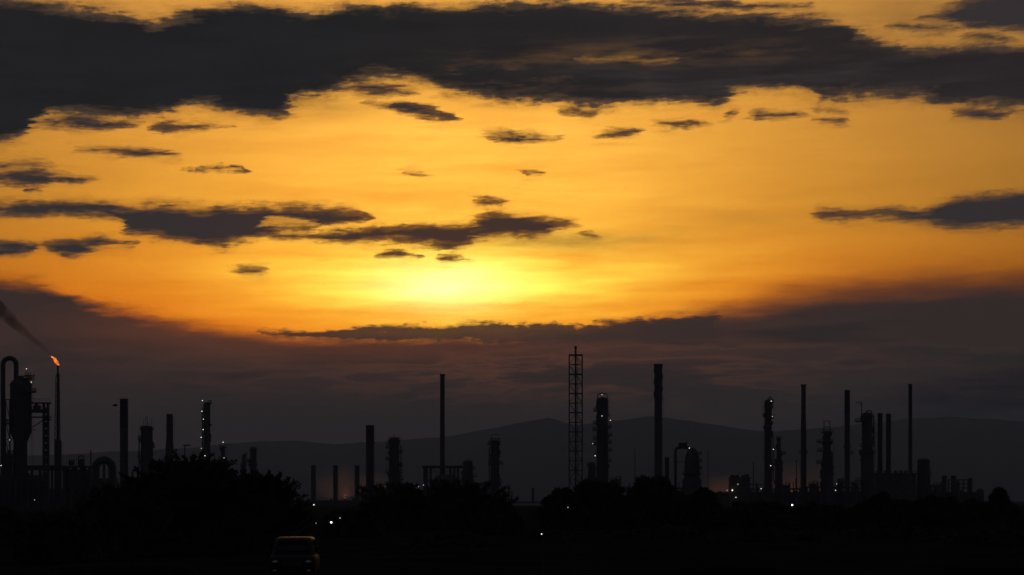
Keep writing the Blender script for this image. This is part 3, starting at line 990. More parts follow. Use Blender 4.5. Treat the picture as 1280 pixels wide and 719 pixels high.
def shed(name, label, x0, x1, eave, d, depth, ridge=None, m='wall', group=None, cat='shed'):
    t = Thing(name, label, cat, (x0 + x1) / 2, d, group)
    a, b = t.x(x0), t.x(x1)
    ze = t.z(eave)
    t.part('wall', MB().box(a, b, -depth / 2, depth / 2, 0, ze), m)
    zr = t.z(ridge) if ridge else ze + .5
    o = .6
    if ridge:
        t.part('roof', MB().add([(a - o, -depth / 2 - o, ze + .003), (b + o, -depth / 2 - o, ze + .003), (b + o, depth / 2 + o, ze + .003), (a - o, depth / 2 + o, ze + .003), (a - o, 0, zr), (b + o, 0, zr)],
                                [(0, 1, 5, 4), (2, 3, 4, 5), (3, 0, 4), (1, 2, 5), (3, 2, 1, 0)]), 'roof')
    else:
        t.part('roof', MB().box(a - o, b + o, -depth / 2 - o, depth / 2 + o, ze + .003, ze + .5), 'roof')
        mb = MB()
        n = max(2, int((b - a) / 12))
        for i in range(n):
            xx = a + (b - a) * (i + .5) / n
            mb.box(xx - .8, xx + .8, -1, 1, ze + .5, ze + 1.1 + .5 * (i % 3))
        t.part('roof_vent', mb, 'galv')
    for i in range(max(1, int((b - a) / 9))):
        xx = a + 3 + i * 9
        if xx + 2 < b and ze > 3.4:
            t.part('window', MB().box(xx, xx + 1.8, -depth / 2 - .06, -depth / 2 - .003, min(1.4, ze * .4), min(2.8, ze * .75)), 'glass')
    return t


shed('plant_shed', 'long flat-roofed shed at the foot of the three low chimneys', 372, 456, 626.5, 1350, 20)
t = chimney(462.5, 10, 532, 1080, 'thick plain chimney left of a caged column near centre left', 'dark', rings=(545,), lad=1, sooty=548)
shed('plant_block', 'low block against the foot of the thick chimney near centre left', 452, 482, 612, 1090, 14)
column(492.8, 543.5, 1050, 'column caged in steel galleries right of the thick chimney near centre left', [(550, 12.5), (590, 13.5), (615, 15)],
       [(551, 0, 1.5), (560, -1, 3.6), (566, 1, 3.4), (575, -1, 3.6), (583, 1, 3.4), (591, 0, 3.6), (600, 1, 3.8), (606, -1, 4)], crown='posts', pipe=(8.5, 556, 620))

# --- furnace with tall stack
t = Thing('process_furnace', 'open-legged furnace frame under the tall thin stack at centre', 'furnace', 553, 1060)
s = t.s
t.part('top_duct', MB().box(t.x(528), t.x(579), -3, 3, t.z(585.4), t.z(582.2)), 'clad')
for xx in (530.5, 533.5, 538.5, 563, 568, 572.5):
    t.part('column_leg', MB().box(t.x(xx) - .55, t.x(xx) + .55, -.6, .6, 0, t.z(585.4)), 'steel')
mb = MB()
for a, b in ((530.5, 538.5), (538.5, 563), (563, 572.5)):
    mb.bar((t.x(a), 0, t.z(586)), (t.x(b), 0, t.z(600)), .3).bar((t.x(b), 0, t.z(586)), (t.x(a), 0, t.z(600)), .3).bar((t.x(a), 0, t.z(590)), (t.x(b), 0, t.z(590)), .3)
t.part('bracing', mb, 'steel')
t.part('firebox', MB().box(t.x(541), t.x(576), -5, 5, 0, t.z(600)).add(*[[(t.x(541), -5, t.z(600)), (t.x(576), -5, t.z(600)), (t.x(576), 5, t.z(600)), (t.x(541), 5, t.z(600)), (t.x(551), -2, t.z(593)), (t.x(561), -2, t.z(593)), (t.x(561), 2, t.z(593)), (t.x(551), 2, t.z(593))], [(0, 1, 5, 4), (1, 2, 6, 5), (2, 3, 7, 6), (3, 0, 4, 7), (4, 5, 6, 7)]]), 'wall')
for xx, tp in ((546, 594), (566, 592), (570.5, 596)):
    t.part('vent_pipe', MB().tube([(t.x(xx), -2, t.z(604)), (t.x(xx), -2, t.z(tp))], .7 * s, 8), 'steel')
st = t.part('stack', MB().lathe([(3.3 * s, t.z(594)), (2.95 * s, t.z(560)), (2.8 * s, t.z(468)), (2.3 * s, t.z(468)), (2.3 * s, t.z(472))], 18), 'rust', smooth=True)
t.part('rim', MB().sector(2.4 * s, 3.4 * s, 0, 6.2832, t.z(469.5), t.z(467.8), 18), 'dark', st)
for py in (492, 520, 547):
    t.part('stiffener_ring', MB().sector(2.7 * s, 3.25 * s, 0, 6.2832, t.z(py), t.z(py - 1), 18), 'dark', st)
lamps(t, [(524, 608.5, 'lamp_dim'), (530, 606.6, 'lamp_dim'), (529.5, 618.5)], -7)

column(584.7, 572.5, 1040, 'squat stepped column right of the tall thin stack', [(579, 11), (588, 12.5), (596, 14), (615, 15)], [(580, 0, 1), (587, 1, 2.5), (596, 1, 4), (603, 0, 2)], crown='posts', lad=-1)
column(618.7, 543.5, 1040, 'column with square top frame and galleries left of the lattice tower', [(553, 10.6), (585, 10.8), (625, 12)],
       [(556, -1, 3.4), (552, 0, 1.4), (566, 1, 1.6), (581, -1, 2.6), (580, 1, 4.2), (603, 1, 2.4)], [(624, 624.5, 'lamp', .95)], crown='frame', pipe=(-7.0, 560, 615))
t = Thing('pipe_bridge', 'short pipe bridge between squat stepped column and square-topped column', 'pipe bridge', 601, 1035)
t.part('pipe', MB().tube([(t.x(590), 0, t.z(603.5)), (t.x(600), 0, t.z(605)), (t.x(614), 0, t.z(602))], 1.3 * t.s, 10), 'clad', smooth=True)
for xx in (594, 602, 609):
    t.part('column_leg', MB().box(t.x(xx) - .3, t.x(xx) + .3, -.3, .3, 0, t.z(604.5)), 'steel')
t.part('walkway', MB().box(t.x(590), t.x(614), -1.2, 1.2, t.z(607), t.z(606.2)), 'steel')

chimney(666.2, 3.0, 610, 1300, 'tiny lone chimney over pale sheds left of the lattice tower', 'dark', lad=0)
shed('plant_shed', 'pale gabled shed under the tiny lone chimney', 641, 676, 632, 1250, 24, 629.3)
shed('plant_shed', 'low flat shed left of the pale gabled shed, right of the square-topped column', 627, 646, 629, 1330, 18)

# --- lattice tower
t = Thing('lattice_tower', 'tall square lattice steel tower with a central flare pipe', 'lattice tower', 719.6, 1080)
s = t.s
hw = 8.1 * s
for a, b in ((-1, -1), (1, -1), (1, 1), (-1, 1)):
    t.part('lattice_leg', MB().bar((a * hw, b * hw, 0), (a * hw, b * hw, t.z(444)), .62), 'dark')
rows = list(np.arange(444, 634, 12.0))
for i, py in enumerate(rows):
    mb = MB()
    w = .62 if i % 2 == 0 else .34
    for a, b in (((-1, -1), (1, -1)), ((1, -1), (1, 1)), ((1, 1), (-1, 1)), ((-1, 1), (-1, -1))):
        mb.bar((a[0] * hw, a[1] * hw, t.z(py)), (b[0] * hw, b[1] * hw, t.z(py)), w)
    mb.bar((-hw, -hw, t.z(py)), (hw, hw, t.z(py)), w * .6).bar((hw, -hw, t.z(py)), (-hw, hw, t.z(py)), w * .6)
    t.part('horizontal_frame', mb, 'dark')
    if i + 1 < len(rows):
        p2 = rows[i + 1]
        mb = MB()
        for fa, fb in (((-1, -1), (1, -1)), ((1, -1), (1, 1)), ((1, 1), (-1, 1)), ((-1, 1), (-1, -1))):
            mid = ((fa[0] + fb[0]) / 2 * hw, (fa[1] + fb[1]) / 2 * hw)
            za, zb = (t.z(py), t.z(p2)) if i % 2 == 0 else (t.z(p2), t.z(py))
            mb.bar((fa[0] * hw, fa[1] * hw, zb), (mid[0], mid[1], za), .27).bar((fb[0] * hw, fb[1] * hw, zb), (mid[0], mid[1], za), .27)
        t.part('diagonal_bracing', mb, 'dark')
t.part('flare_pipe', MB().lathe([(1.15 * s, 0), (1.15 * s, t.z(437)), (1.5 * s, t.z(436.5)), (1.5 * s, t.z(433)), (1.0 * s, t.z(432.6))], 12), 'rust', smooth=True)
t.part('pilot_pipe', MB().tube([(2.6 * s, .4, 0), (2.6 * s, .4, t.z(446))], .16, 6), 'galv')

column(753, 491.5, 1060, 'tall column bristling with galleries and a hoop top right of the lattice tower', [(500, 13.6), (540, 14), (605, 15.5)],
       [(503, 0, .9), (514, -1, 3.6), (520, 1, 1.8), (530, -1, 4.4), (535, 1, 3.8), (538, -1, 4.6), (545, 1, 4.2), (549, -1, 4), (554, 1, 4.2), (556, -1, 5.2), (564, 1, 4), (570, -1, 3), (577, 1, 3.4), (586, -1, 4.5)],
       [(752, 494, 'lamp_dim'), (752, 520.5, 'lamp_dim', .6), (762.5, 526), (740.5, 555, 'lamp_dim'), (743.5, 570, 'lamp')], crown='hoop', lad=1)
column(739.8, 577, 1090, 'low stub column at the left foot of the gallery-covered hoop-topped column', [(580, 9), (605, 10.5)], [(582, -1, 2)], lad=0)

for px, top, d_, lab in ((793.6, 560, 2600, 'faint far-off mast left of the thick spiral-topped chimney'), (885, 562, 2700, 'faint far-off mast right of the small gooseneck reactor')):
    t = Thing('distant_mast', lab, 'mast', px, d_)
    for a, b in ((-1, -1), (1, -1), (0, 1)):
        t.part('mast_leg', MB().bar((a * 1.5, b * 1.5, 0), (a * .5, b * .5, t.z(top)), .5), 'steel')
    mb = MB()
    zz = 0
    k = 0
    while zz < t.z(top) - 4:
        q = 1.5 - 1.0 * zz / t.z(top)
        mb.bar((-q, -q, zz), (q, -q, zz + 3.5), .25).bar((q, -q, zz), (0, q, zz + 3.5), .25).bar((0, q, zz), (-q, -q, zz + 3.5), .25)
        zz += 3.5
    t.part('bracing', mb, 'steel')

chimney(822.8, 9.6, 455.5, 1050, 'thickest tall chimney with spiral strakes wound around its top', 'steel', strake=(457, 500), brim=1.2, lad=1)
chimney(833.8, 5.4, 572, 1060, 'stubby dark chimney close right of the spiral-straked chimney', 'dark', lad=0)

# --- small reactor with gooseneck
t = Thing('reactor_vessel', 'smaller dark reactor fed by a square-bent pipe right of the spiral-straked chimney', 'reactor', 865, 1020)
s = t.s
t.part('shell', MB().lathe([(11.6 * s, 0), (11.4 * s, t.z(600)), (9.6 * s, t.z(596)), (9.4 * s, t.z(578)), (8.6 * s, t.z(571)), (6.6 * s, t.z(565)), (5.0 * s, t.z(561.5)), (2 * s, t.z(559.5))], 22), 'clad', smooth=True)
pts = [(t.x(844.3), 0, 0), (t.x(844.3), 0, t.z(566))] + [(t.x(849 - 4.7 * math.cos(a)), 0, t.z(564 - 4.4 * math.sin(a))) for a in np.linspace(.1, 1.5, 6)] + [(t.x(854), 0, t.z(559.4)), (t.x(861), 0, t.z(560))]
t.part('inlet_pipe', MB().tube(pts, 1.9 * s, 12), 'clad', smooth=True)
t.part('valve_box', MB().box(t.x(848), t.x(858), -1.5, 1.5, t.z(558), t.z(553.6)).bar((t.x(858.6), 0, t.z(558)), (t.x(858.6), 0, t.z(551)), .5), 'dark')
for py, side, reach in ((568, 1, 4), (577, 1, 3.6), (586, 1, 3), (593, 0, 3.4), (604, 1, 2.6)):
    rr = (8.2 if py < 572 else 9.4) * s
    platform(t, t.z(py), rr, rr + reach * s, side)
t.part('walkway', MB().box(t.x(841), t.x(857), -1, 1, t.z(578), t.z(577.2)), 'steel')
lamps(t, [(860.6, 560.6)], -5.4)

t = shed('compressor_house', 'boxy compressor house with rooftop gear left of the lamp-lit column', 912.5, 936, 598, 1080, 12, cat='plant house')
mb = MB()
for xx, a, b in ((915, 598, 594), (921, 598, 593.5), (929, 598, 594.4), (933.5, 598, 593)):
    mb.box(t.x(xx) - .9, t.x(xx) + .9, -2, 2, t.z(a) + .5, t.z(b))
t.part('rooftop_gear', mb, 'steel')
lamps(t, [(920.5, 605.5, 'lamp_dim'), (907, 613, 'lamp_dim'), (913.5, 613, 'lamp', .9), (918, 621.8)], -7.5)
shed('plant_shed', 'long flat-roofed shed at the foot of the right-hand columns', 884, 1075, 616.5, 1120, 30)

t = Thing('lamp_mast', 'thin mast with a low side arm left of the lamp-lit slim column at right', 'lamp mast', 941.7, 1040)
t.part('pole', MB().tube([(0, 0, 0), (0, 0, t.z(577))], [.35, .22], 8), 'steel')
t.part('side_arm', MB().box(t.x(937.5), t.x(956), -.4, .4, t.z(606.4), t.z(605)), 'steel')
lamps(t, [(956, 604), (951, 611)], -1.2)
column(960.2, 496.5, 1030, 'slim round-headed column with scattered lamps at right', [(502, 9), (560, 9), (620, 9.6)],
       [(503, 1, 1.8), (510, 1, 1.4), (523, 1, 2), (545, 1, 1.6), (564, 1, 2), (585, 1, 1.8)], [(963, 502), (964.5, 521, 'lamp_dim'), (965.6, 562), (962.4, 582.4)], crown='loop', lad=-1, m='dark', pipe=(6.2, 543, 600))
column(973.5, 545.5, 1080, 'thin column widening at its foot right of the slim round-headed column', [(548, 4.8), (572, 5.4), (577, 9), (620, 9.6)], [(549, 0, .9), (568, 1, 5), (580, 0, 1)], lad=0)
chimney(1004.4, 5.6, 481, 1050, 'tall thin chimney with a gallery collar low on its shaft', 'rust', brim=1.25, base=1.35, plats=((566, 11, 0), (612, 11, 0)), rings=(500, 520, 521.5), seg=[(566, 7.2), (522, 6.4), (520, 5.6)], lad=0)
t = Thing('lamp_mast', 'thin bare mast close left of the gallery-collared thin chimney', 'lamp mast', 995.5, 1030)
t.part('pole', MB().tube([(0, 0, 0), (0, 0, t.z(575))], [.35, .2], 8), 'steel')
t.part('crossarm', MB().box(-.9, .9, -.2, .2, t.z(577), t.z(576.4)), 'steel')
lamps(t, [(989.6, 631.3, 'lamp_hot', .9), (972, 631, 'lamp_dim')], -2)
column(1033.7, 526.5, 1040, 'spindly stepped column with many side galleries and square top frame at right', [(541, 9), (566, 10), (570, 11.5), (582, 14.5), (620, 16)],
       [(541, 0, 2.4), (545, 1, 1.2), (553, -1, 6.6), (553.4, 1, 2.2), (564, -1, 6), (570, 1, 1.4), (579, -1, 5.6), (585, 1, 1.4), (609, -1, 4)],
       [(1044, 605, 'lamp_dim'), (1042.6, 613)], crown='frame', pipe=(6.8, 565, 600), lad=1)
column(1049.5, 597, 1060, 'short stub column left of the soot-topped thick chimney', [(599, 5), (625, 5.6)], [(604, 1, 3)], lad=0)
chimney(1059, 6.8, 488, 1040, 'soot-topped straight chimney just left of the column with a davit arm', 'steel', sooty=517, plats=((567, 15, 1), (560, 9, 0)), lad=0)
column(1084, 503, 1040, 'broad column with davit arm and overhead loop at right', [(519, 13.4), (562, 13.6), (564, 16), (620, 16.5)],
       [(527, -1, 7), (521, 0, 1.4), (558, 0, 2), (566, 0, 2.2), (601, -1, 5), (611, -1, 8)], crown='davit', pipe=(8.0, 520, 554), lad=1)
t = Thing('vapour_loop', 'small loop pipe standing on top of the davit-arm column', 'pipe', 1086, 1040)
t.o.location.z = t.z(517.5)
pts = [(-3.6 * t.s, 0, -2)] + [(-3.6 * t.s * math.cos(a), 0, 3.2 * t.s * (0.3 + math.sin(a))) for a in np.linspace(0, math.pi, 11)] + [(3.6 * t.s, 0, -3)]
t.part('pipe', MB().tube(pts, .75 * t.s, 10), 'clad', smooth=True)
t.part('flange', MB().box(-4.6 * t.s, -2.6 * t.s, -.6, .6, 0, .3), 'steel')
chimney(1100, 6.0, 517, 1050, 'left one of the two equal chimneys side by side on the furnace block', 'dark', rings=(521, 526), lad=0, group='twin chimneys on the furnace block')
chimney(1110.6, 6.0, 517.6, 1050, 'right one of the two equal chimneys side by side on the furnace block', 'dark', rings=(521, 526), lad=0, group='twin chimneys on the furnace block')
chimney(1137.8, 4.6, 480.5, 1050, 'tallest thin chimney at right, above the end of the furnace block', 'steel', sooty=520, base=1.15, brim=1.15, lad=0)
t = Thing('furnace_block', 'long dark furnace block under the twin chimneys', 'furnace', 1116, 1050)
t.part('wall', MB().box(t.x(1091), t.x(1141), 3.5, 15, 0, t.z(591)).box(t.x(1091), t.x(1141), -8, -3.5, 0, t.z(593)), 'wall')
t.part('roof_slab', MB().box(t.x(1090), t.x(1142), -8.5, -3.4, t.z(593) + .003, t.z(591.6)), 'roof')
mb = MB()
for xx in (1095, 1104.8, 1117, 1123, 1129):
    mb.box(t.x(xx) - .7, t.x(xx) + .7, -7, -5, t.z(591.6), t.z(589.4 - (xx % 2)))
t.part('roof_gear', mb, 'steel')
mb = MB()
for xx in np.linspace(1091, 1141, 14):
    mb.bar((t.x(xx), -8.3, t.z(591.6)), (t.x(xx), -8.3, t.z(589)), .14)
mb.bar((t.x(1091), -8.3, t.z(589)), (t.x(1141), -8.3, t.z(589)), .14)
t.part('railing', mb, 'galv')
t = Thing('storage_drum', 'upright pale-topped storage drum right of the furnace block', 'storage drum', 1154.3, 1060)
s = t.s
t.part('shell', MB().lathe([(8.2 * s, 0), (8.2 * s, t.z(592))], 22), 'steel', smooth=True)
t.part('upper_shell', MB().lathe([(7.6 * s, t.z(592)), (7.6 * s, t.z(575)), (5.5 * s, t.z(573.5)), (1 * s, t.z(572.8))], 22), 'clad', smooth=True)
platform(t, t.z(592), 7.6 * s, 10 * s, 0)
ladder(t, 8.0 * s, -1, 0, t.z(575), 1)
for px, top, w, lab in ((1180.5, 595, 6, 'leftmost stub chimney in the low cluster at far right'), (1192, 595, 6.4, 'middle stub chimney in the low cluster at far right'), (1213, 598, 5, 'rightmost stub chimney in the low cluster at far right')):
    chimney(px, w, top, 1120, lab, 'steel', rings=(top + 4,), lad=0, group='stub chimneys at far right')
t = Thing('pipe_rack', 'low open pipe rack between stub chimneys at far right', 'pipe rack', 1202, 1115)
for xx in (1185.5, 1198, 1204, 1210):
    t.part('column_leg', MB().box(t.x(xx) - .35, t.x(xx) + .35, -.35, .35, 0, t.z(600)), 'steel')
for py in (600, 605, 610):
    t.part('beam', MB().box(t.x(1185), t.x(1211), -.5, .5, t.z(py + .7), t.z(py - .7)), 'steel')
t.part('vertical_drum', MB().lathe([(3 * t.s, 0), (3 * t.s, t.z(604)), (1 * t.s, t.z(601.5))], 14, t.x(1197.5), 1), 'clad', smooth=True)
shed('plant_shed', 'long low flat shed in front of the stub chimneys at far right', 1140, 1222, 616, 1100, 20)
t = Thing('storage_tank', 'small dome-topped tank right of the stub chimneys', 'tank', 1225, 1080)
t.part('shell', MB().lathe([(5 * t.s, 0), (5 * t.s, t.z(615)), (4.2 * t.s, t.z(612.5)), (2.4 * t.s, t.z(611)), (.3, t.z(610.5))], 18), 'clad', smooth=True)
t.part('rim', MB().sector(4.8 * t.s, 5.3 * t.s, 0, 6.2832, t.z(615.5), t.z(614.7), 18), 'steel')
shed('plant_shed', 'long low shed behind the left trees at the reactor foot', 60, 260, 612, 1080, 24)

# ================================================================== low pipework and vessels at the foot of the plant
def rack(x0, x1, top, d, label, seed):
    rr = random.Random(seed)
    t = Thing('pipe_rack', label, 'pipe rack', (x0 + x1) / 2, d, 'low pipe racks at the foot of the plant')
    zt = t.z(top)
    n = max(3, int((x1 - x0) / 7))
    for i in range(n + 1):
        x = t.x(x0 + (x1 - x0) * i / n)
        t.part('column_leg', MB().box(x - .3, x + .3, -2.4, -1.8, 0, zt).box(x - .3, x + .3, 1.8, 2.4, 0, zt).box(x - .2, x + .2, -1.8, 1.8, zt - .6, zt - .1), 'steel')
    for k, f in enumerate((1.0, .72, .5)):
        t.part('pipe', MB().tube([(t.x(x0 - 1), -1.4 + 1.3 * k, zt * f + .3), (t.x(x1 + 1), -1.4 + 1.3 * k, zt * f + .3)], rr.uniform(.3, .6), 8), 'clad', smooth=True)
    for i in range(int((x1 - x0) / 5)):
        x = t.x(rr.uniform(x0, x1))
        h = rr.uniform(1.0, 6.0)
        t.part('vent_pipe', MB().tube([(x, rr.uniform(-1.5, 1.5), zt * .5), (x, 0, zt + h)], rr.uniform(.16, .4), 6), 'steel')


def vessel(px, w, top, d, label, lying=False):
    t = Thing('process_drum', label, 'process drum', px, d, 'small process drums at the foot of the plant')
    r = w / 2 * t.s
    z = t.z(top)
    if lying:
        q = min(r * .45, z * .4)
        t.part('shell', MB().tube([(-r, 0, z - q), (-r * .92, 0, z - q), (r * .92, 0, z - q), (r, 0, z - q)], [q * .45, q, q, q * .45], 14), 'clad', smooth=True)
        for a in (-.6, .6):
            t.part('saddle', MB().box(a * r - .4, a * r + .4, -q * .7, q * .7, 0, z - q * 1.6), 'concrete')
        t.part('nozzle', MB().tube([(0, 0, z - .2), (0, 0, z + 1.2)], .3, 8), 'steel')
    else:
        t.part('shell', MB().lathe([(r, 0), (r, z - r * .5), (r * .7, z - r * .15), (r * .1, z)], 16), 'clad', smooth=True)
        platform(t, z - r * .6, r, r * 1.45, 0)
        t.part('nozzle', MB().tube([(0, 0, z - .2), (0, 0, z + 1.0), (r * 1.3, 0, z + 1.0), (r * 1.3, 0, z * .3)], .3, 8), 'steel')


for a in ((-8, 58, 600, 790, 'low pipe rack around the foot of the huge reactor'), (84, 150, 612, 860, 'low pipe rack in front of the arched duct'), (262, 330, 611, 1020, 'low pipe rack behind the huge spiky tree and under the low pair'), (468, 526, 615, 1030, 'low pipe rack at the foot of the caged column'),
          (590, 640, 616, 1020, 'low pipe rack at the foot of the square-topped column'), (735, 800, 610, 1040, 'low pipe rack at the foot of the hoop-topped column'), (836, 884, 611, 1030, 'low pipe rack at the foot of the smaller dark reactor'),
          (938, 1000, 612, 1060, 'low pipe rack at the foot of the slim round-headed column'), (1008, 1072, 610, 1065, 'low pipe rack between the stepped column and soot-topped chimney'), (1140, 1180, 608, 1090, 'low pipe rack at the foot of the upright storage drum')):
    rack(*a, int(a[0]))
for a in ((11, 9, 566, 815, 'tall thin drum hugging the left side of the huge reactor'), (45, 10, 598, 800, 'small upright drum right of the huge reactor foot'), (109, 8, 597, 870, 'small upright drum left of the arched duct'), (511, 11, 609, 1035, 'small upright drum right of the caged column'), (545, 16, 611, 1030, 'lying drum under the furnace frame', True), (602, 12, 612, 1010, 'lying drum left of the square-topped column', True),
          (770, 9, 598, 1050, 'small upright drum right of the hoop-topped column'), (786, 14, 609, 1030, 'lying drum right of the hoop-topped column', True), (982, 8, 606, 1050, 'small upright drum left of the gallery-collared chimney'),
          (1016, 9, 604, 1060, 'small upright drum left of the stepped column'), (1068, 7, 603, 1030, 'small upright drum between soot-topped chimney and davit-arm column'), (1171, 8, 606, 1080, 'small upright drum right of the upright storage drum')):
    vessel(*a)


# ================================================================== yard lamps in front of the plant
def yard_lamp(px, py, d, label, m='lamp_hot', r=0.9):
    t = Thing('yard_lamp', label, 'lamp', px, d, 'yard lamps')
    z = t.z(py)
    rr = r * t.s
    t.part('pole', MB().tube([(rr * 2.5, 0, 0), (rr * 2.5, 0, z + rr), (rr * 1.5, 0, z + rr * 2.2), (0, 0, z + rr * 2.2)], max(.03, rr * .3), 6), 'dark')
    h = t.part('lamp_head', MB().lathe([(rr * 1.3, z + rr * .6), (rr * 1.2, z + rr * 1.4), (rr * .4, z + rr * 2.3)], 10), 'dark')
    t.part('bulb', MB().sphere((0, 0, z), rr, 6), m, h)


shed('plant_block', 'dark block behind the foot of the huge reactor at the left edge', -12, 50, 596, 850, 16)
yard_lamp(414, 653, 130, 'brightest white lamp low in the dark left of centre', 'lamp_hot', 1.05)
yard_lamp(425, 647.6, 132, 'small dim lamp up right of the brightest white lamp', 'lamp_dim', .7)
yard_lamp(395, 654, 128, 'faint lamp down left of the brightest white lamp', 'lamp_dim', .45)
yard_lamp(392.3, 631, 500, 'lamp at the foot of the leftmost low chimney', 'lamp', .8)
yard_lamp(677, 667.5, 70, 'single white lamp in the dark left of the central trees', 'lamp', .8)
yard_lamp(710, 634.3, 215, 'faint lamp among the central trees under the lattice tower', 'lamp_dim', .6)


def floodlight(px, py, d, label, watts):
    t = Thing('floodlight_mast', label, 'floodlight', px, d, 'sodium floodlights behind the plant')
    z = t.z(py)
    t.part('pole', MB().tube([(0, 0, 0), (0, 0, z)], [.25, .15], 8), 'dark')
    h = t.part('lamp_head', MB().box(-1.0, 1.0, -.3, .3, z, z + .5), 'dark')
    t.part('lens', MB().box(-.9, .9, .31, .36, z + .05, z + .45), 'lamp_sodium', h)
    l = bpy.data.lights.new('sodium_light', 'POINT')
    l.energy = watts
    l.color = (1.0, 0.45, 0.2)
    l.shadow_soft_size = 0.5
    lo = bpy.data.objects.new('sodium_light', l)
    COL.objects.link(lo)
    lo.parent = t.o
    lo.location = (0, 1.2, z + .2)


M['lamp_sodium'] = emit('lamp_sodium', (1.0, 0.5, 0.2), 3.0)
floodlight(432, 621, 1740, 'sodium floodlight behind the shed under the three low chimneys', 2500)
floodlight(902, 621, 1690, 'sodium floodlight left of the boxy compressor house', 2600)
floodlight(990, 621, 1690, 'sodium floodlight behind the shed beside the gallery-collared chimney', 3200)


# ================================================================== trees
def leaf_mesh(name, centers, axes, size, width, m, parent):
    """many separate leaf blades in one crown"""
    n = len(centers)
    rs = np.random.RandomState(len(centers) % 9973)
    ax = axes / (np.linalg.norm(axes, axis=1, keepdims=True) + 1e-9)
    rnd = rs.normal(size=(n, 3))
    sd = np.cross(ax, rnd)
    sd /= (np.linalg.norm(sd, axis=1, keepdims=True) + 1e-9)
    L = (size * rs.uniform(.65, 1.3, n))[:, None]
    W = (width * rs.uniform(.7, 1.2, n))[:, None]
    v = np.empty((n, 4, 3))
    v[:, 0] = centers
    v[:, 1] = centers + ax * L * .45 + sd * W
    v[:, 2] = centers + ax * L
    v[:, 3] = centers + ax * L * .45 - sd * W
    me = bpy.data.meshes.new(name)
    me.vertices.add(n * 4)
    me.vertices.foreach_set('co', v.reshape(-1))
    me.loops.add(n * 4)
    me.loops.foreach_set('vertex_index', np.arange(n * 4, dtype=np.int32))
    me.polygons.add(n)
    me.polygons.foreach_set('loop_start', np.arange(0, n * 4, 4, dtype=np.int32))
    me.polygons.foreach_set('loop_total', np.full(n, 4, dtype=np.int32))
    me.materials.append(M[m])
    me.update()
    me.validate()
    o = bpy.data.objects.new(name, me)
    COL.objects.link(o)
    o.parent = parent
    return o


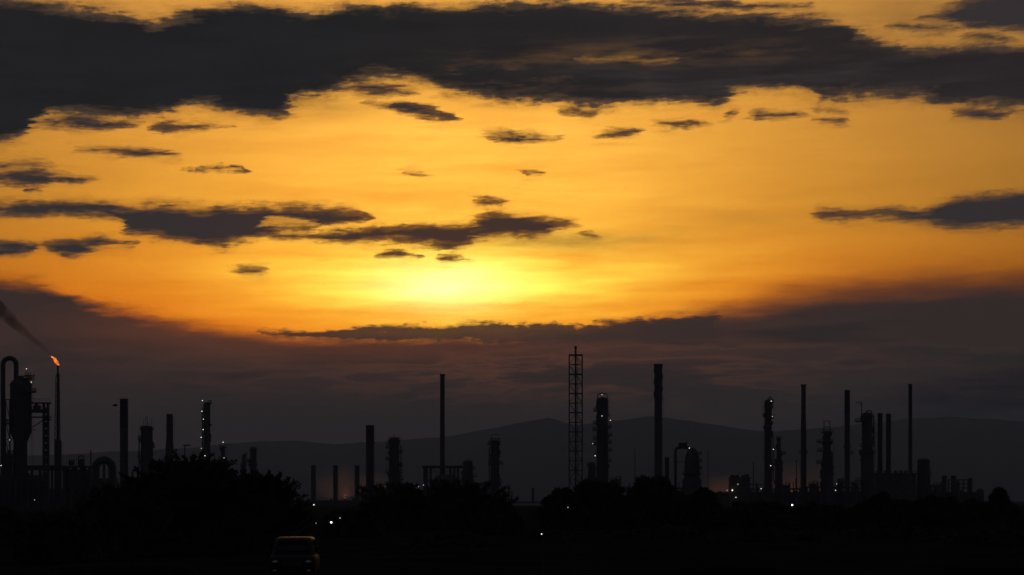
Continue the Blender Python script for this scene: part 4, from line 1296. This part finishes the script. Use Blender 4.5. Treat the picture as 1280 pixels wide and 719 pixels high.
def tree(px, w, top, d, label, seed, spiky=0.0, leaves=22000, group='trees in front of the refinery', name='broadleaf_tree', low=0.12, m='leaf'):
    rs = np.random.RandomState(seed)
    t = Thing(name, label, 'tree' if name != 'shrub' else 'shrub', px, d, group)
    R = w / 2 * t.s
    H = t.z(top)
    z0 = H * low
    Dp = min(R, 5.0)
    # branch skeleton: clumps spread over a lumpy dome
    ncl = int(26 + 16 * spiky)
    cl = []
    for i in range(ncl):
        a = rs.uniform(0, 2 * math.pi)
        q = math.sqrt(rs.uniform(0, 1)) * .92
        el = rs.uniform(0.05, 1) ** .8
        rad = q * (1 - .55 * el ** 2)
        cx, cy = math.cos(a) * rad * R, math.sin(a) * rad * Dp
        zz = z0 + (H - z0) * (el * (1 - .38 * (q ** 2)) * .93)
        cl.append((cx, cy, zz, rs.uniform(.14, .27) * min(R, H * .8) * (1 - .35 * el)))
    tr = MB()
    tw = max(.12, H * .035)
    tr.tube([(0, 0, -.1), (tw * .4, 0, H * .2), (-tw * .3, tw * .2, H * .42), (0, 0, H * .62)], [tw * 1.3, tw, tw * .75, tw * .35], 10)
    trunk = t.part('trunk', tr, 'bark', smooth=True)
    br = MB()
    for cx, cy, zz, r in cl[::2]:
        h0 = min(zz * .6, H * .5)
        br.tube([(0, 0, h0), (cx * .45, cy * .45, h0 + (zz - h0) * .55), (cx, cy, zz)], [tw * .45, tw * .25, tw * .06], 5)
    t.part('limb', br, 'bark', trunk)
    C, A = [], []
    per = leaves // ncl
    for cx, cy, zz, r in cl:
        if spiky and rs.rand() < .75:
            # upright feathery sprays
            nf = 14
            for _ in range(nf):
                th = rs.uniform(0, 2 * math.pi)
                up = rs.uniform(.35, 1.4)
                dirv = np.array([math.cos(th), math.sin(th) * .6, up]); dirv /= np.linalg.norm(dirv)
                Lf = r * rs.uniform(.9, 1.55) * (1 + .3 * spiky)
                kk = max(8, per // nf)
                f = rs.uniform(.05, 1, kk)[:, None]
                p = np.array([cx, cy, zz]) + dirv * f * Lf + np.array([math.cos(th), math.sin(th), -.9]) * (f ** 2) * Lf * .22
                side = rs.normal(size=(kk, 3)) * .9
                C.append(p + rs.normal(size=(kk, 3)) * .03)
                A.append(side + dirv * 1.1)
        else:
            dv = rs.normal(size=(per, 3)); dv /= np.linalg.norm(dv, axis=1, keepdims=True)
            f = rs.uniform(.35, 1.05, per)[:, None] ** .6
            lump = 1 + .35 * np.sin(dv[:, :1] * 7 + seed) * np.cos(dv[:, 2:] * 6)
            p = np.array([cx, cy, zz]) + dv * f * lump * np.array([r * 1.25, r * 1.1, r * .85])
            C.append(p)
            A.append(dv + rs.normal(size=(per, 3)) * .8)
    if spiky:
        # long upright shoots standing out of the dome
        ns = int(95 * spiky)
        for i in range(ns):
            xf = rs.uniform(-.97, .97)
            base = np.array([xf * R * .94, rs.uniform(-.5, .5) * Dp, z0 + (H - z0) * (.90 * math.sqrt(max(0, 1 - xf * xf)) - rs.uniform(.06, .22))])
            dirv = np.array([xf * .9 + rs.normal() * .35, rs.normal() * .3, 1.0]); dirv /= np.linalg.norm(dirv)
            Lf = t.s * rs.uniform(11, 25)
            f = np.linspace(0, 1, 70)[:, None]
            p = base + dirv * f * Lf + np.array([np.sign(xf), 0, -.6]) * f ** 2 * Lf * .18
            C.append(p + rs.normal(size=(70, 3)) * t.s * .9)
            A.append(rs.normal(size=(70, 3)) * .7 + dirv * 1.6)
    # inner mass and skirt down to the ground
    k = leaves // 3
    a = rs.uniform(0, 2 * math.pi, k)
    q = np.sqrt(rs.uniform(0, 1, k))
    el = rs.uniform(0, 1, k)
    edge = (1 - .5 * el ** 2) * (.86 + .1 * np.sin(a * 5 + seed))
    p = np.stack([np.cos(a) * q * R * edge, np.sin(a) * q * Dp * edge, z0 * .3 + (H * .9 - z0 * .3) * el * (1 - .35 * q ** 2)], 1)
    C.append(p); A.append(rs.normal(size=(k, 3)))
    C = np.concatenate(C); A = np.concatenate(A)
    C[:, 2] = np.maximum(C[:, 2], .05)
    keep = C[:, 2] < H * 1.02
    C, A = C[keep], A[keep]
    lsz = 4.6 * t.s
    leaf_mesh('crown', C, A, lsz, lsz * .2, m, t.o)
    return t


tree(238, 225, 565, 130, 'huge spiky-crowned dark tree filling the lower left', 11, 1.0, 42000, m='leaf2')
tree(150, 130, 606, 122, 'rounded dark tree left of the huge spiky tree', 12, .5, 24000)
tree(330, 96, 590, 138, 'feathery dark tree right of the huge spiky tree', 13, .9, 22000, m='leaf2')
tree(70, 130, 640, 112, 'low bushy tree below the flare stack', 14, .3, 20000)
tree(0, 110, 634, 150, 'low bushy tree cut by the left edge', 15, 0, 18000)
tree(437, 100, 634, 190, 'low round tree right of the brightest lamp', 16, 0, 14000)
tree(504, 130, 607, 230, 'dark tree at the foot of the caged column', 17, .2, 20000)
tree(578, 120, 603, 240, 'dark tree in front of the furnace frame', 18, .3, 22000, m='leaf2')
tree(620, 74, 622, 200, 'small round tree below the square-topped column', 19, 0, 12000)
tree(702, 70, 608, 235, 'shorter round tree left under the lattice tower', 20, 0, 14000)
tree(748, 110, 594, 245, 'broad tall tree in front of the hoop-topped column', 21, 0, 22000, m='leaf2')
tree(816, 100, 592, 262, 'broad round tree in front of the spiral-straked chimney', 22, 0, 22000)
tree(874, 84, 609, 250, 'medium tree in front of the smaller dark reactor', 23, 0, 16000, m='leaf2')
tree(944, 140, 624, 240, 'wide low tree below the boxy compressor house', 24, 0, 18000)
tree(1026, 140, 627, 250, 'wide low tree below the stepped column at right', 25, 0, 18000, m='leaf2')
tree(1102, 120, 617, 260, 'dark tree below the twin chimneys', 26, 0, 18000)
tree(1172, 120, 619, 255, 'wide tree below the stub chimneys', 27, 0, 18000, m='leaf2')
tree(1249, 44, 611, 330, 'small round-topped tree standing clear near the right edge', 28, 0, 14000)
tree(1222, 60, 624, 300, 'low tree left of the round-topped tree near the right edge', 29, 0, 12000, m='leaf2')
tree(1290, 80, 646, 240, 'low tree cut by the right edge', 30, 0, 14000)
for i, (px, w, top, d, lab) in enumerate(((560, 150, 668, 150, 'wide low shrub below the centre trees'), (700, 130, 664, 170, 'wide low shrub right of the lone white lamp'), (830, 150, 656, 180, 'wide low shrub under the spiral-straked chimney trees'),
                                          (960, 160, 660, 170, 'wide low shrub at lower right, under the wide low tree'), (1110, 170, 655, 180, 'wide low shrub under the twin-chimney tree'), (1230, 130, 660, 160, 'wide low shrub in the lower right corner'))):
    tree(px, w, top, d, lab, 40 + i, 0, 9000, 'shrubs in front of the trees', 'shrub', .02)


# ================================================================== vehicles
def loft(sections):
    """closed rings of equal length -> skin"""
    n = len(sections[0])
    vs = [p for s_ in sections for p in s_]
    fs = []
    for i in range(len(sections) - 1):
        for k in range(n):
            k2 = (k + 1) % n
            fs.append((i * n + k, i * n + k2, (i + 1) * n + k2, (i + 1) * n + k))
    fs.append(tuple(range(n - 1, -1, -1)))
    fs.append(tuple((len(sections) - 1) * n + k for k in range(n)))
    return vs, fs


def rrect(hx, y0, y1, z, r, n=4):
    pts = []
    for cx, cy, a0 in ((hx - r, y1 - r, 0), (-hx + r, y1 - r, 90), (-hx + r, y0 + r, 180), (hx - r, y0 + r, 270)):
        for i in range(n + 1):
            a = math.radians(a0 + 90 * i / n)
            pts.append((cx + r * math.cos(a), cy + r * math.sin(a), z))
    return pts


def van(name, label, cat, px, d, rot, H, paint, L=4.7, W=1.85):
    """front at -y; body, greenhouse, roof, glass, lamps, wheels"""
    t = Thing(name, label, cat, px, d)
    t.o.rotation_euler = (0, 0, rot)
    hw = W / 2
    f, b = -L / 2, L / 2
    body = [rrect(hw * .9, f + .12, b - .1, .28, .2), rrect(hw * .98, f + .02, b - .02, .42, .22), rrect(hw, f, b, .62, .24), rrect(hw, f + .03, b, .85, .26), rrect(hw * .97, f + .12, b - .02, 1.0, .3), rrect(hw * .93, f + .4, b - .05, 1.08, .3)]
    t.part('body', MB().add(*loft(body)), paint, smooth=True)
    zb = 1.06
    house = [rrect(hw * .92, f + .62, b - .08, zb, .3), rrect(hw * .88, f + .98, b - .16, zb + (H - zb) * .45, .3), rrect(hw * .80, f + 1.42, b - .30, zb + (H - zb) * .86, .3)]
    t.part('cabin', MB().add(*loft(house)), paint, smooth=True)
    zr = zb + (H - zb) * .86
    roof = [rrect(hw * .80, f + 1.42, b - .30, zr + .001, .3), rrect(hw * .775, f + 1.52, b - .36, zr + (H - zr) * .45, .34), rrect(hw * .70, f + 1.70, b - .48, zr + (H - zr) * .8, .38), rrect(hw * .52, f + 2.1, b - .8, H - .012, .4), rrect(hw * .2, f + 2.7, b - 1.4, H, .15)]
    t.part('roof', MB().add(*loft(roof)), paint, smooth=True)
    # glass: windscreen, rear window, side windows set proud of the cabin
    zt = zb + (H - zb) * .80
    e = .012

    def quad(p):
        q = [Vector(x) for x in p]
        nrm = (q[1] - q[0]).cross(q[3] - q[0]).normalized() * e
        return MB().add([x + nrm for x in q] + [x - nrm * 2 for x in q], [(0, 1, 2, 3), (7, 6, 5, 4), (0, 4, 5, 1), (1, 5, 6, 2), (2, 6, 7, 3), (3, 7, 4, 0)])
    t.part('windscreen', quad([(-hw * .74, f + .70, zb + .08), (hw * .74, f + .70, zb + .08), (hw * .62, f + 1.34, zt), (-hw * .62, f + 1.34, zt)]), 'glass')
    t.part('rear_window', quad([(hw * .7, b - .085, zb + .1), (-hw * .7, b - .085, zb + .1), (-hw * .62, b - .26, zt), (hw * .62, b - .26, zt)]), 'glass')
    for sd in (-1, 1):
        for y0, y1, y2, y3 in ((f + 1.15, f + 1.95, f + 1.98, f + 1.6), (f + 2.02, b - 1.2, b - 1.25, f + 2.05), (b - 1.12, b - .42, b - .5, b - 1.15)):
            pp = [(sd * hw * .918, y0, zb + .08), (sd * hw * .918, y1, zb + .08), (sd * hw * .815, y2, zt), (sd * hw * .815, y3, zt)]
            t.part('side_window', quad(pp if sd > 0 else pp[::-1]), 'glass')
        m = t.part('wing_mirror', MB().sphere((sd * (hw + .12), f + 1.0, zb + .12), .11, 6, .8).bar((sd * hw * .9, f + 1.0, zb + .06), (sd * (hw + .1), f + 1.0, zb + .1), .05), 'rubber')
        t.part('headlight', MB().sphere((sd * hw * .70, f + .14, .80), .17, 8, .6), 'chrome', smooth=True)
        t.part('tail_light', MB().box(sd * hw * .84 - .09, sd * hw * .84 + .09, b - .12, b + .012, .8, 1.2), 'rust')
        for yy in (f + .85, b - .85):
            wv = MB().tube([(sd * (hw - .22), yy, .33), (sd * (hw + .01), yy, .33)], .33, 18)
            wh = t.part('wheel', wv, 'rubber', smooth=True)
            t.part('rim', MB().tube([(sd * (hw + .005), yy, .33), (sd * (hw + .025), yy, .33)], .2, 12), 'chrome', wh)
    for sd in (-1, 1):
        t.part('fog_lamp', MB().sphere((sd * hw * .72, f - .03, .44), .1, 8, .7), 'chrome', smooth=True)
    t.part('grille', MB().box(-hw * .42, hw * .42, f - .015, f + .1, .66, .82), 'dark')
    t.part('bumper', MB().box(-hw * .86, hw * .86, f - .04, f + .1, .36, .55), 'rubber')
    t.part('number_plate', MB().box(-.24, .24, f - .055, f - .042, .42, .53), 'car_white')
    return t


van('parked_van', 'dark van parked facing the camera, a pale glint along its roof', 'van', 368.5, 88, 0.05, 1.82, 'car_white', 4.7, 1.95)
van('parked_van', 'dusty van seen side-on, only its roof above the bottom edge', 'van', 185, 52, math.radians(97), 1.80, 'car_grey', 5.2, 1.85)

# ================================================================== bird
d = 210
s = d / F
b = bpy.data.objects.new('flying_bird', None)
COL.objects.link(b)
b.location = ((144 - 640) * s, d, CAM_Z + (HOR - 507) * s)
tag(b, 'small dark bird flying left of the leftmost thick chimney', 'bird', kind='thing')
MB().tube([(-.30, 0, -.02), (-.24, 0, .0), (-.1, 0, .0), (.08, 0, -.02), (.2, 0, -.02), (.32, 0, 0)], [.01, .05, .085, .08, .04, .015], 10).build('body', M['feather'], b, True)
MB().tube([(-.34, 0, -.02), (-.29, 0, .0)], [.004, .025], 6).build('beak', M['feather'], b)
for sd in (-1, 1):
    vs = [(-.12, 0, .03), (.12, 0, .02), (-.06, sd * .26, .16), (.13, sd * .24, .14), (.02, sd * .5, .12), (.16, sd * .42, .10)]
    vs2 = [(x, y, z - .018) for x, y, z in vs]
    MB().add(vs + vs2, [(0, 1, 3, 2), (2, 3, 5, 4), (6, 8, 9, 7), (8, 10, 11, 9), (0, 2, 8, 6), (2, 4, 10, 8), (4, 5, 11, 10), (5, 3, 9, 11), (3, 1, 7, 9), (1, 0, 6, 7)]).build('wing', M['feather'], b)
b.rotation_euler = (0, 0, math.radians(25))


# ================================================================== smoke, steam, air
def vol(name, density, col, noise_scale=None, lo=.4, hi=.7, aniso=0.3, stretch=(1, 1, 1)):
    m = bpy.data.materials.new(name)
    m.use_nodes = True
    nt = m.node_tree
    nt.nodes.clear()
    v = nt.nodes.new('ShaderNodeVolumePrincipled')
    v.inputs['Color'].default_value = (*col, 1)
    v.inputs['Density'].default_value = density
    v.inputs['Anisotropy'].default_value = aniso
    o = nt.nodes.new('ShaderNodeOutputMaterial')
    nt.links.new(v.outputs[0], o.inputs['Volume'])
    if noise_scale:
        tcn = nt.nodes.new('ShaderNodeTexCoord')
        mp = nt.nodes.new('ShaderNodeMapping')
        mp.inputs['Scale'].default_value = stretch
        n = nt.nodes.new('ShaderNodeTexNoise')
        n.inputs['Scale'].default_value = noise_scale
        n.inputs['Detail'].default_value = 3
        r = nt.nodes.new('ShaderNodeMapRange')
        r.inputs[1].default_value, r.inputs[2].default_value = lo, hi
        r.inputs[3].default_value, r.inputs[4].default_value = 0, density
        nt.links.new(tcn.outputs['Object'], mp.inputs[0])
        nt.links.new(mp.outputs[0], n.inputs['Vector'])
        nt.links.new(n.outputs['Fac'], r.inputs[0])
        nt.links.new(r.outputs[0], v.inputs['Density'])
    return m


def blob(name, px, py, wpx, hpx, dd, d, m, seed, label):
    s = d / F
    vs, fs = [], []
    n, k_ = 14, 24
    for i in range(n + 1):
        th = math.pi * i / n
        for k in range(k_):
            a = 2 * math.pi * k / k_
            v = Vector((math.sin(th) * math.cos(a), math.sin(th) * math.sin(a), math.cos(th)))
            q = 1 + .35 * mnoise.fractal(v * 1.6 + Vector((seed, 0, 0)), 1, 2, 3)
            vs.append((v.x * wpx / 2 * s * q, v.y * dd * q, v.z * hpx / 2 * s * q))
    for i in range(n):
        for k in range(k_):
            k2 = (k + 1) % k_
            fs.append((i * k_ + k, (i + 1) * k_ + k, (i + 1) * k_ + k2, i * k_ + k2))
    o = MB().add(vs, fs).build(name, m, smooth=True)
    o.location = ((px - 640) * s, d, max(CAM_Z + (HOR - py) * s, hpx / 2 * s * 1.3))
    return tag(o, label, kind='stuff')


# smoke trailing from the flare, widening downwind
sm = vol('flare_smoke', 0.26, (0.10, 0.10, 0.11), 0.22, .24, .66, 0.2)
s = 825 / F
path = [(63.5, 444.5, .9), (58, 438, 1.7), (50, 431, 2.6), (41, 424, 3.2), (30, 415, 4.4), (18, 404, 5.4), (5, 392, 7.0), (-12, 378, 9.0), (-35, 362, 11.5), (-60, 348, 13)]
so = MB().tube([((x - 63.5) * s, 0, (444.5 - y) * s) for x, y, r in path], [r * s * 1.3 for _, _, r in path], 14).build('smoke_plume', sm)
so.location = ((63.5 - 640) * s, 825, CAM_Z + (HOR - 444.5) * s)
tag(so, 'dark smoke drifting up left from the flare flame', kind='stuff')

st_m = vol('low_steam', 0.0042, (0.95, 0.72, 0.62), 0.02, .36, .68, 0.55, (1, .6, 1.4))
blob('steam', 428, 612, 78, 40, 40, 1750, st_m, 1, 'warm lit steam drifting behind the three low chimneys')
blob('steam', 474, 606, 60, 30, 40, 1800, st_m, 5, 'warm lit steam drifting behind the thick chimney near centre left')
blob('steam', 900, 608, 50, 34, 40, 1700, st_m, 2, 'warm lit steam drifting left of the compressor house')
blob('steam', 986, 606, 56, 44, 40, 1700, st_m, 3, 'warm lit steam drifting beside the gallery-collared thin chimney')
blob('steam', 1018, 604, 34, 46, 40, 1720, st_m, 4, 'warm lit steam left of the stepped column at right')
st_w = vol('steam_wisp', 0.03, (1.0, .9, .82), 0.09, .3, .6, 0.6, (.5, .6, 1.5))
blob('steam', 720.5, 569.3, 34, 3.6, 3, 1400, st_w, 6, 'thin pale wisp of steam crossing behind the lattice tower')

hz = MB().box(-21000, 21000, -3500, 20500, -1.5, 545).build('haze', vol('haze_air', 8.0e-5, (0.56, 0.74, 1.0), None, aniso=0.15))
tag(hz, 'thin dusk haze over the plain', kind='stuff')
